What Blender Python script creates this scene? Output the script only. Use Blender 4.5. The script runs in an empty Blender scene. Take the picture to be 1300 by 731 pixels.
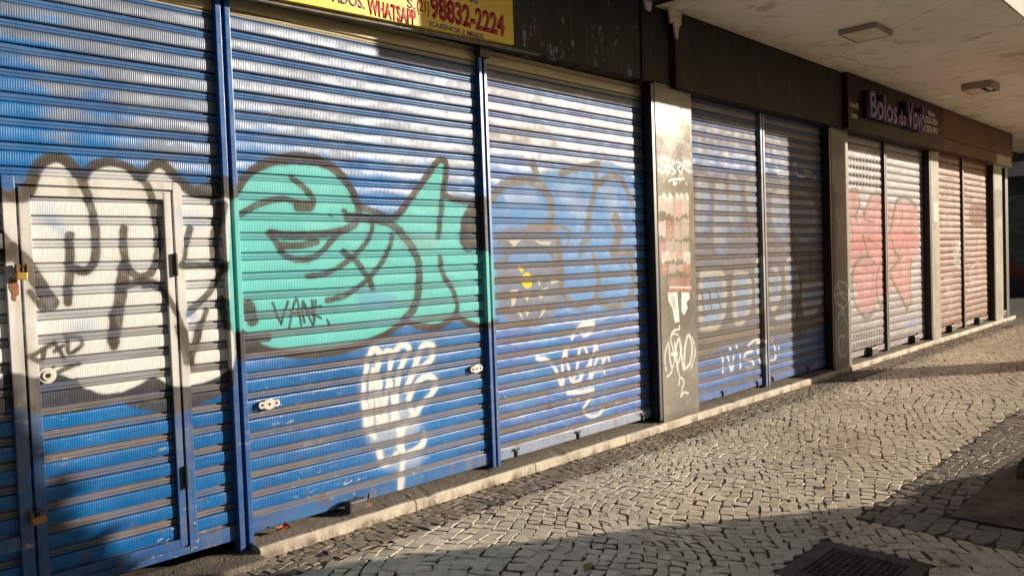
import bpy, bmesh, math, random
import numpy as np
from mathutils import Vector, Matrix, Euler, noise as mnoise
SC = bpy.context.scene
COLL = SC.collection
R = math.radians
rnd = random.Random(7)

# ------------------------------------------------------------------ helpers
def link(o, parent=None):
    COLL.objects.link(o)
    if parent is not None:
        o.parent = parent
        o.matrix_parent_inverse = parent.matrix_basis.inverted()
    return o

def tag(o, label=None, cat=None, group=None, kind=None):
    if label: o['label'] = label
    if cat: o['category'] = cat
    if group: o['group'] = group
    if kind: o['kind'] = kind
    return o

def thing(name, label, cat, loc=(0, 0, 0), group=None):
    o = bpy.data.objects.new(name, None)
    o.empty_display_size = 0.1
    o.location = loc
    link(o)
    return tag(o, label, cat, group)

class MB:
    """collects faces, builds one mesh object"""
    def __init__(s): s.v = []; s.f = []; s.smooth = []; s.mi = []
    def add(s, vs, fs, smooth=False, mi=0):
        n = len(s.v); s.v += [tuple(p) for p in vs]
        for q in fs:
            s.f.append([i + n for i in q]); s.smooth.append(smooth); s.mi.append(mi)
    def box(s, x0, x1, y0, y1, z0, z1, bev=0.0, mi=0):
        if bev <= 0:
            v = [(x0,y0,z0),(x1,y0,z0),(x1,y1,z0),(x0,y1,z0),(x0,y0,z1),(x1,y0,z1),(x1,y1,z1),(x0,y1,z1)]
            s.add(v, [(0,3,2,1),(4,5,6,7),(0,1,5,4),(1,2,6,5),(2,3,7,6),(3,0,4,7)], mi=mi); return
        bm = bmesh.new(); bmesh.ops.create_cube(bm, size=1)
        for p in bm.verts:
            p.co = Vector(((x0+x1)/2 + p.co.x*(x1-x0), (y0+y1)/2 + p.co.y*(y1-y0), (z0+z1)/2 + p.co.z*(z1-z0)))
        bmesh.ops.bevel(bm, geom=list(bm.edges), offset=bev, segments=2, profile=0.6, affect='EDGES')
        s.bm(bm, mi)
    def bm(s, bm, mi=0, mat=None, smooth=False):
        bm.verts.index_update()
        s.add([(mat @ p.co) if mat else p.co for p in bm.verts], [[p.index for p in q.verts] for q in bm.faces], smooth, mi); bm.free()
    def cyl(s, p0, p1, r0, r1=None, n=16, cap=True, smooth=True):
        r1 = r0 if r1 is None else r1
        p0 = Vector(p0); p1 = Vector(p1); d = (p1-p0).normalized()
        a = d.orthogonal().normalized(); b = d.cross(a)
        ring = lambda p, r: [p + (a*math.cos(t)+b*math.sin(t))*r for t in [2*math.pi*i/n for i in range(n)]]
        s.add(ring(p0, r0)+ring(p1, r1), [(i,(i+1)%n,n+(i+1)%n,n+i) for i in range(n)], smooth)
        if cap:
            s.add(ring(p0, r0), [list(range(n))[::-1]]); s.add(ring(p1, r1), [list(range(n))])
    def tube(s, pts, r, n=10):
        for a, b in zip(pts[:-1], pts[1:]): s.cyl(a, b, r, n=n, cap=True)
    def prism(s, outline, y0, y1, mi=0):   # outline in XZ (CCW seen from -Y), extruded along Y
        n = len(outline)
        v = [(x, y0, z) for x, z in outline] + [(x, y1, z) for x, z in outline]
        s.add(v, [list(range(n)), list(range(n, 2*n))[::-1]] + [(i, n+i, n+(i+1)%n, (i+1)%n) for i in range(n)], mi=mi)
    def build(s, name, mats, parent=None, uv=None):
        me = bpy.data.meshes.new(name)
        me.from_pydata(s.v, [], s.f)
        me.polygons.foreach_set('use_smooth', s.smooth)
        if not isinstance(mats, (list, tuple)): mats = [mats]
        for m in mats: me.materials.append(m)
        if len(mats) > 1: me.polygons.foreach_set('material_index', s.mi)
        if uv is not None: wall_uv(me, uv)
        me.update()
        return link(bpy.data.objects.new(name, me), parent)

def wall_uv(me, cv):
    x0, x1, z0, z1 = cv
    co = np.empty(len(me.vertices)*3, np.float32); me.vertices.foreach_get('co', co); co = co.reshape(-1, 3)
    li = np.empty(len(me.loops), np.int32); me.loops.foreach_get('vertex_index', li)
    u = np.stack([(co[li,0]-x0)/(x1-x0), (co[li,2]-z0)/(z1-z0)], 1).astype(np.float32)
    me.uv_layers.new(name='wall').data.foreach_set('uv', u.ravel())

# ------------------------------------------------------------------ spray paint on the wall (rasterised from strokes drawn at image pixels, unprojected to metres along wall X and height Z)
PAINT = dict(W=(.74,.745,.735), B=(.050,.040,.031), G=(.135,.57,.555), L=(.13,.30,.60), K=(.015,.014,.013), E=(.27,.26,.25),
             Y=(.80,.60,.02), P=(.56,.19,.18), O=(.17,.155,.09), I=(.40,.34,.52), R=(.62,.16,.15), T=(.34,.28,.21), M=(.20,.165,.125),
             U=(.16,.30,.62), C=(.56,.51,.43), D=(.16,.05,.04))

def catmull(P, closed, k=6):
    P = np.array(P, float); n = len(P)
    if n < 3 and not closed: return P
    out = []
    segs = n if closed else n-1
    for i in range(segs):
        if closed: p = [P[(i+j-1) % n] for j in range(4)]
        else: p = [P[max(0,i-1)], P[i], P[i+1], P[min(n-1,i+2)]]
        for t in np.linspace(0, 1, k, endpoint=False):
            out.append(.5*((2*p[1]) + (-p[0]+p[2])*t + (2*p[0]-5*p[1]+4*p[2]-p[3])*t*t + (-p[0]+3*p[1]-3*p[2]+p[3])*t**3))
    if not closed: out.append(P[-1])
    return np.array(out)

def seg_dist(gx, gz, P, closed):
    d2 = np.full(gx.shape, 1e9, np.float32); n = len(P)
    for i in range(n if closed else n-1):
        a = P[i]; b = P[(i+1) % n]; v = b-a; L = float(v@v) + 1e-9
        t = np.clip(((gx-a[0])*v[0] + (gz-a[1])*v[1])/L, 0, 1)
        d2 = np.minimum(d2, (gx-a[0]-t*v[0])**2 + (gz-a[1]-t*v[1])**2)
    return np.sqrt(d2)

def inside(gx, gz, P):
    r = np.zeros(gx.shape, bool); n = len(P)
    for i in range(n):
        x0, z0 = P[i]; x1, z1 = P[(i+1) % n]
        if z0 == z1: continue
        c = ((z0 > gz) != (z1 > gz)) & (gx < (x1-x0)*(gz-z0)/(z1-z0) + x0)
        r ^= c
    return r

def vnoise(shape, cell, seed):
    rg = np.random.default_rng(seed); h, w = shape
    gh, gw = int(h/cell)+3, int(w/cell)+3
    g = rg.random((gh, gw)).astype(np.float32)
    y = np.arange(h)/cell; x = np.arange(w)/cell
    yi = y.astype(int); xi = x.astype(int); fy = (y-yi)[:,None]; fx = (x-xi)[None,:]
    fy = fy*fy*(3-2*fy); fx = fx*fx*(3-2*fx)
    a = g[yi][:,xi]; b = g[yi][:,xi+1]; c = g[yi+1][:,xi]; d = g[yi+1][:,xi+1]
    return (a*(1-fx)+b*fx)*(1-fy) + (c*(1-fx)+d*fx)*fy

def make_canvas(name, x0, x1, z0, z1, res):
    w = int((x1-x0)/res); h = int((z1-z0)/res)
    X = x0 + (np.arange(w)+.5)*res; Z = z0 + (np.arange(h)+.5)*res
    rgb = np.zeros((h, w, 3), np.float32); al = np.zeros((h, w), np.float32)
    n1 = .6*vnoise((h,w), .05/res, 3) + .4*vnoise((h,w), .015/res, 4)
    wob = vnoise((h,w), .03/res, 9) - .5
    for line in STROKES.strip().split('\n'):
        q = line.split(); col = PAINT[q[0]]; kind = q[1]; wd, sf, op = float(q[2]), float(q[3]), float(q[4])
        P = np.array([[float(t) for t in s.split(',')] for s in q[5:]])
        pad = wd + 2*sf + .02
        if P[:,0].max()+pad < x0 or P[:,0].min()-pad > x1: continue
        if kind != 'h': P = catmull(P, kind == 'p', 6 if len(P) < 14 else 5)
        a0 = max(0, int((P[:,0].min()-pad-x0)/res)); a1 = min(w, int((P[:,0].max()+pad-x0)/res)+1)
        b0 = max(0, int((P[:,1].min()-pad-z0)/res)); b1 = min(h, int((P[:,1].max()+pad-z0)/res)+1)
        if a1 <= a0 or b1 <= b0: continue
        gx, gz = np.meshgrid(X[a0:a1], Z[b0:b1])
        if kind == 's':
            d = seg_dist(gx, gz, P, False) - wd/2
        else:
            d = seg_dist(gx, gz, P, True); d = np.where(inside(gx, gz, P), -d, d)
        d = d + wob[b0:b1, a0:a1]*min(.012, sf)
        m = np.clip(.5 - d/(2*sf), 0, 1); m = m*m*(3-2*m)
        if kind == 's' and sf < .012 and wd > .02: m = np.maximum(m, .22*np.exp(-np.maximum(d, 0)/.012))   # overspray
        m = m*op*np.clip(1.12 - .30*n1[b0:b1, a0:a1], 0, 1)
        A = al[b0:b1, a0:a1]; na = m + A*(1-m)
        for k in range(3):
            c = .9*col[k]*(1 + .22*(n1[b0:b1, a0:a1]-.5))
            rgb[b0:b1, a0:a1, k] = np.where(na > 1e-4, (c*m + rgb[b0:b1, a0:a1, k]*A*(1-m))/np.maximum(na, 1e-4), 0)
        al[b0:b1, a0:a1] = na
    im = bpy.data.images.new(name, w, h, alpha=True, float_buffer=True)
    im.colorspace_settings.name = 'Non-Color'
    im.alpha_mode = 'CHANNEL_PACKED'
    px = np.empty((h, w, 4), np.float32); px[..., :3] = rgb; px[..., 3] = al
    im.pixels.foreach_set(px.ravel()); im.update(); im.pack()
    return im, (x0, x1, z0, z1)

# ------------------------------------------------------------------ node material helper
class NT:
    def __init__(s, name):
        s.m = bpy.data.materials.new(name); s.m.use_nodes = True
        s.t = s.m.node_tree; s.t.nodes.clear()
        s.out = s.t.nodes.new('ShaderNodeOutputMaterial'); s.p = s.t.nodes.new('ShaderNodeBsdfPrincipled')
        s.t.links.new(s.p.outputs[0], s.out.inputs[0]); s._pos = None
    def n(s, typ, **kw):
        q = s.t.nodes.new(typ)
        for k, v in kw.items(): setattr(q, k, v)
        return q
    def put(s, sock, v):
        if hasattr(v, 'is_linked') or isinstance(v, bpy.types.NodeSocket): s.t.links.new(v, sock)
        else: sock.default_value = v
    def pos(s):
        if s._pos is None:
            g = s.n('ShaderNodeNewGeometry'); x = s.n('ShaderNodeSeparateXYZ'); s.t.links.new(g.outputs['Position'], x.inputs[0]); s._pos = (g.outputs['Position'], x.outputs[0], x.outputs[1], x.outputs[2])
        return s._pos
    def math(s, op, a, b=0.0, c=0.0, clamp=False):
        q = s.n('ShaderNodeMath', operation=op, use_clamp=clamp); s.put(q.inputs[0], a); s.put(q.inputs[1], b); s.put(q.inputs[2], c); return q.outputs[0]
    def step(s, v, a, b, lo=0.0, hi=1.0):
        q = s.n('ShaderNodeMapRange', interpolation_type='SMOOTHSTEP'); s.put(q.inputs['Value'], v)
        q.inputs['From Min'].default_value = a; q.inputs['From Max'].default_value = b
        q.inputs['To Min'].default_value = lo; q.inputs['To Max'].default_value = hi; return q.outputs[0]
    def noise(s, scale, detail=4.0, rough=.55, stretch=None, off=0.0, vec=None):
        mp = s.n('ShaderNodeMapping'); s.put(mp.inputs['Vector'], vec if vec is not None else s.pos()[0])
        mp.inputs['Location'].default_value = (off, off*.7, off*1.3)
        if stretch: mp.inputs['Scale'].default_value = stretch
        q = s.n('ShaderNodeTexNoise'); s.t.links.new(mp.outputs[0], q.inputs['Vector'])
        q.inputs['Scale'].default_value = scale; q.inputs['Detail'].default_value = detail; q.inputs['Roughness'].default_value = rough
        return q.outputs[0]
    def mix(s, f, a, b):
        q = s.n('ShaderNodeMix', data_type='RGBA'); s.put(q.inputs['Factor'], f)
        for k, v in ((6, a), (7, b)):
            if isinstance(v, (tuple, list)): q.inputs[k].default_value = (*v, 1)
            else: s.put(q.inputs[k], v)
        return q.outputs[2]
    def bump(s, h, dist, strength=1.0, prev=None):
        q = s.n('ShaderNodeBump'); s.put(q.inputs['Height'], h); q.inputs['Distance'].default_value = dist; s.put(q.inputs['Strength'], strength)
        if prev is not None: s.t.links.new(prev, q.inputs['Normal'])
        return q.outputs[0]
    def set(s, base, rough=.6, normal=None, metal=0.0, spec=.5):
        if isinstance(base, (tuple, list)): s.p.inputs['Base Color'].default_value = (*base, 1)
        else: s.put(s.p.inputs['Base Color'], base)
        s.put(s.p.inputs['Roughness'], rough); s.put(s.p.inputs['Metallic'], metal); s.put(s.p.inputs['Specular IOR Level'], spec)
        if normal is not None: s.put(s.p.inputs['Normal'], normal)
        return s.m

def simple(name, col, rough=.6, var=.25, scale=6, bump=0.0, metal=0.0, col2=None, spec=.5):
    t = NT(name); n = t.noise(scale, 5)
    c2 = col2 or tuple(c*(1-var) for c in col)
    nb = t.bump(t.noise(scale*9, 4), bump) if bump else None
    return t.set(t.mix(t.step(n, .35, .65), col, c2), rough, nb, metal, spec)

def shutter_mat(name, im, base, base2, z0, pitch, slats=True, ribs=True, beige=None, dirtlow=1.3, dirt=.75, rough=.3, chips=True, dirtcol=(.115,.09,.066), fade=(.16,.24,.40), fadeamt=.22, spec=.5, worn=None, worn_glare_col=(.125,.132,.148), film=.13):
    t = NT(name); P, X, Y, Z = t.pos()
    big = t.noise(1.6, 5, off=3.1); mid = t.noise(9, 5, off=8); fine = t.noise(60, 4)
    streak = t.noise(3, 5, stretch=(.5, 1, 14), off=1.7)
    col = t.mix(t.step(big, .35, .68), base, base2)
    col = t.mix(t.math('MULTIPLY', t.step(streak, .48, .72), fadeamt), col, fade)
    if beige: col = t.mix(t.step(Z, beige-.004, beige+.004), col, (.40,.345,.225))
    if slats:
        fr = t.math('FRACT', t.math('DIVIDE', t.math('SUBTRACT', Z, z0), pitch))
        band = t.step(fr, .655, .67)          # joint band of each slat
        lip = t.step(fr, .10, .02)
        groove = t.math('MAXIMUM', band, lip)
    metal = 0.0
    if worn:   # chalky worn metal high up, with bright glare painted into the same patches
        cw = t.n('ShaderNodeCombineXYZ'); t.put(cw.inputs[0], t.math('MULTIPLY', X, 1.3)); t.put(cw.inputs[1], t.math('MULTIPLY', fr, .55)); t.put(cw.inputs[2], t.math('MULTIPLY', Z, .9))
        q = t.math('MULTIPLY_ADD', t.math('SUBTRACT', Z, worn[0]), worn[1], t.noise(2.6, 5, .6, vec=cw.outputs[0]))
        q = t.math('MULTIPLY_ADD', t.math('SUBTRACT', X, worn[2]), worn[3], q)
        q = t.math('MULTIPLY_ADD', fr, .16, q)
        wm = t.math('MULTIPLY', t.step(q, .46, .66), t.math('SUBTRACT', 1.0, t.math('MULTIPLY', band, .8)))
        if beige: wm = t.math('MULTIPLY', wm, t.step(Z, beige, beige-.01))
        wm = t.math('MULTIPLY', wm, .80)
        col = t.mix(wm, col, worn_glare_col); metal = t.math('MULTIPLY', wm, .22)
    # sprayed paint
    tx = t.n('ShaderNodeTexImage', image=im, interpolation='Linear', extension='EXTEND')
    uv = t.n('ShaderNodeUVMap', uv_map='wall'); t.t.links.new(uv.outputs[0], tx.inputs[0])
    a = tx.outputs['Alpha']
    low = t.step(Z, dirtlow+.35, dirtlow-.25)
    if slats: a = t.math('MULTIPLY', a, t.math('SUBTRACT', 1.0, t.math('MULTIPLY', groove, t.math('ADD', .16, t.math('MULTIPLY', low, .30)))))
    a = t.math('MULTIPLY', a, t.step(fine, .12, .3, .72, 1.0))
    col = t.mix(a, col, tx.outputs['Color'])
    # grime in the joints, more of it near the pavement
    lowd = t.math('ADD', t.math('MULTIPLY', low, .75), .22)
    gm = t.math('MULTIPLY', lowd, dirt)
    if slats: gm = t.math('MULTIPLY', gm, t.math('ADD', t.math('MULTIPLY', groove, .95), t.math('MULTIPLY', t.step(fr, .56, .66), .2)))
    else: gm = t.math('MULTIPLY', gm, .25)
    gm = t.math('MULTIPLY', gm, t.step(t.noise(5, 6, stretch=(.5,1,3), off=5), .25, .6, .45, 1.0), clamp=True)
    col = t.mix(gm, col, t.mix(mid, dirtcol, tuple(c*1.9 for c in dirtcol)))
    # thin dust film and rain streaks
    film = t.math('MULTIPLY', t.step(t.noise(2.2, 6, stretch=(5, 1, .6), off=11),  .45, .75), film)
    col = t.mix(film, col, (.19,.165,.135))
    rg = t.math('ADD', t.step(mid, .3, .7, rough-.05, rough+.10), t.math('MULTIPLY', gm, .3))
    rg = t.math('ADD', rg, t.math('MULTIPLY', a, .22))
    if worn: rg = t.math('ADD', rg, t.math('MULTIPLY', wm, .07))
    if chips:
        ch = t.math('MULTIPLY', t.step(t.noise(26, 6, .65, stretch=(.55,1,1.6), off=2), .60, .66), t.math('MULTIPLY', t.step(t.noise(2.0, 3, off=21), .47, .62), t.step(Z, 1.25, .35)))
        if slats: ch = t.math('MULTIPLY', ch, .9)
        col = t.mix(ch, col, t.mix(fine, (.42,.36,.27), (.62,.60,.56)))
    if chips:   # rust creeping up from the step
        ru = t.math('MULTIPLY', t.step(t.noise(11, 6, .7, stretch=(1,1,.6), off=31), .56, .66), t.step(Z, .75, .05, 0, .8))
        col = t.mix(ru, col, t.mix(fine, (.10,.045,.022), (.20,.10,.05)))
    # dents and ribs
    nb = t.bump(t.noise(3.2, 3, stretch=(1.3,1,.7)), .006, .55)
    if slats:   # every slat of a roll carries nearly the same dents
        cv = t.n('ShaderNodeCombineXYZ'); t.put(cv.inputs[0], t.math('MULTIPLY', X, 1.7)); t.put(cv.inputs[1], t.math('MULTIPLY', fr, .38)); t.put(cv.inputs[2], t.math('MULTIPLY', Z, 1.4))
        nb = t.bump(t.noise(1.6, 1.5, .5, vec=cv.outputs[0]), .022, .6, nb)
    nb = t.bump(t.noise(90, 3), .0004, .4, nb)
    if ribs:
        wv = t.math('SINE', t.math('MULTIPLY', X, 2*math.pi/.0105))
        face = t.math('MULTIPLY', t.step(fr, .06, .12), t.step(fr, .66, .56)) if slats else 1.0
        nb = t.bump(wv, .00042, t.math('MULTIPLY', face, .85), nb)
    if worn: metal = t.math('MULTIPLY', metal, t.math('SUBTRACT', 1.0, a))
    return t.set(col, rg, nb, metal, t.math('SUBTRACT', spec, t.math('MULTIPLY', a, spec*.5)))
SUN_AZ, SUN_EL, SUN_E, SKY_S, EXPO = 52, 13, 5.0, .038, 0.58
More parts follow.
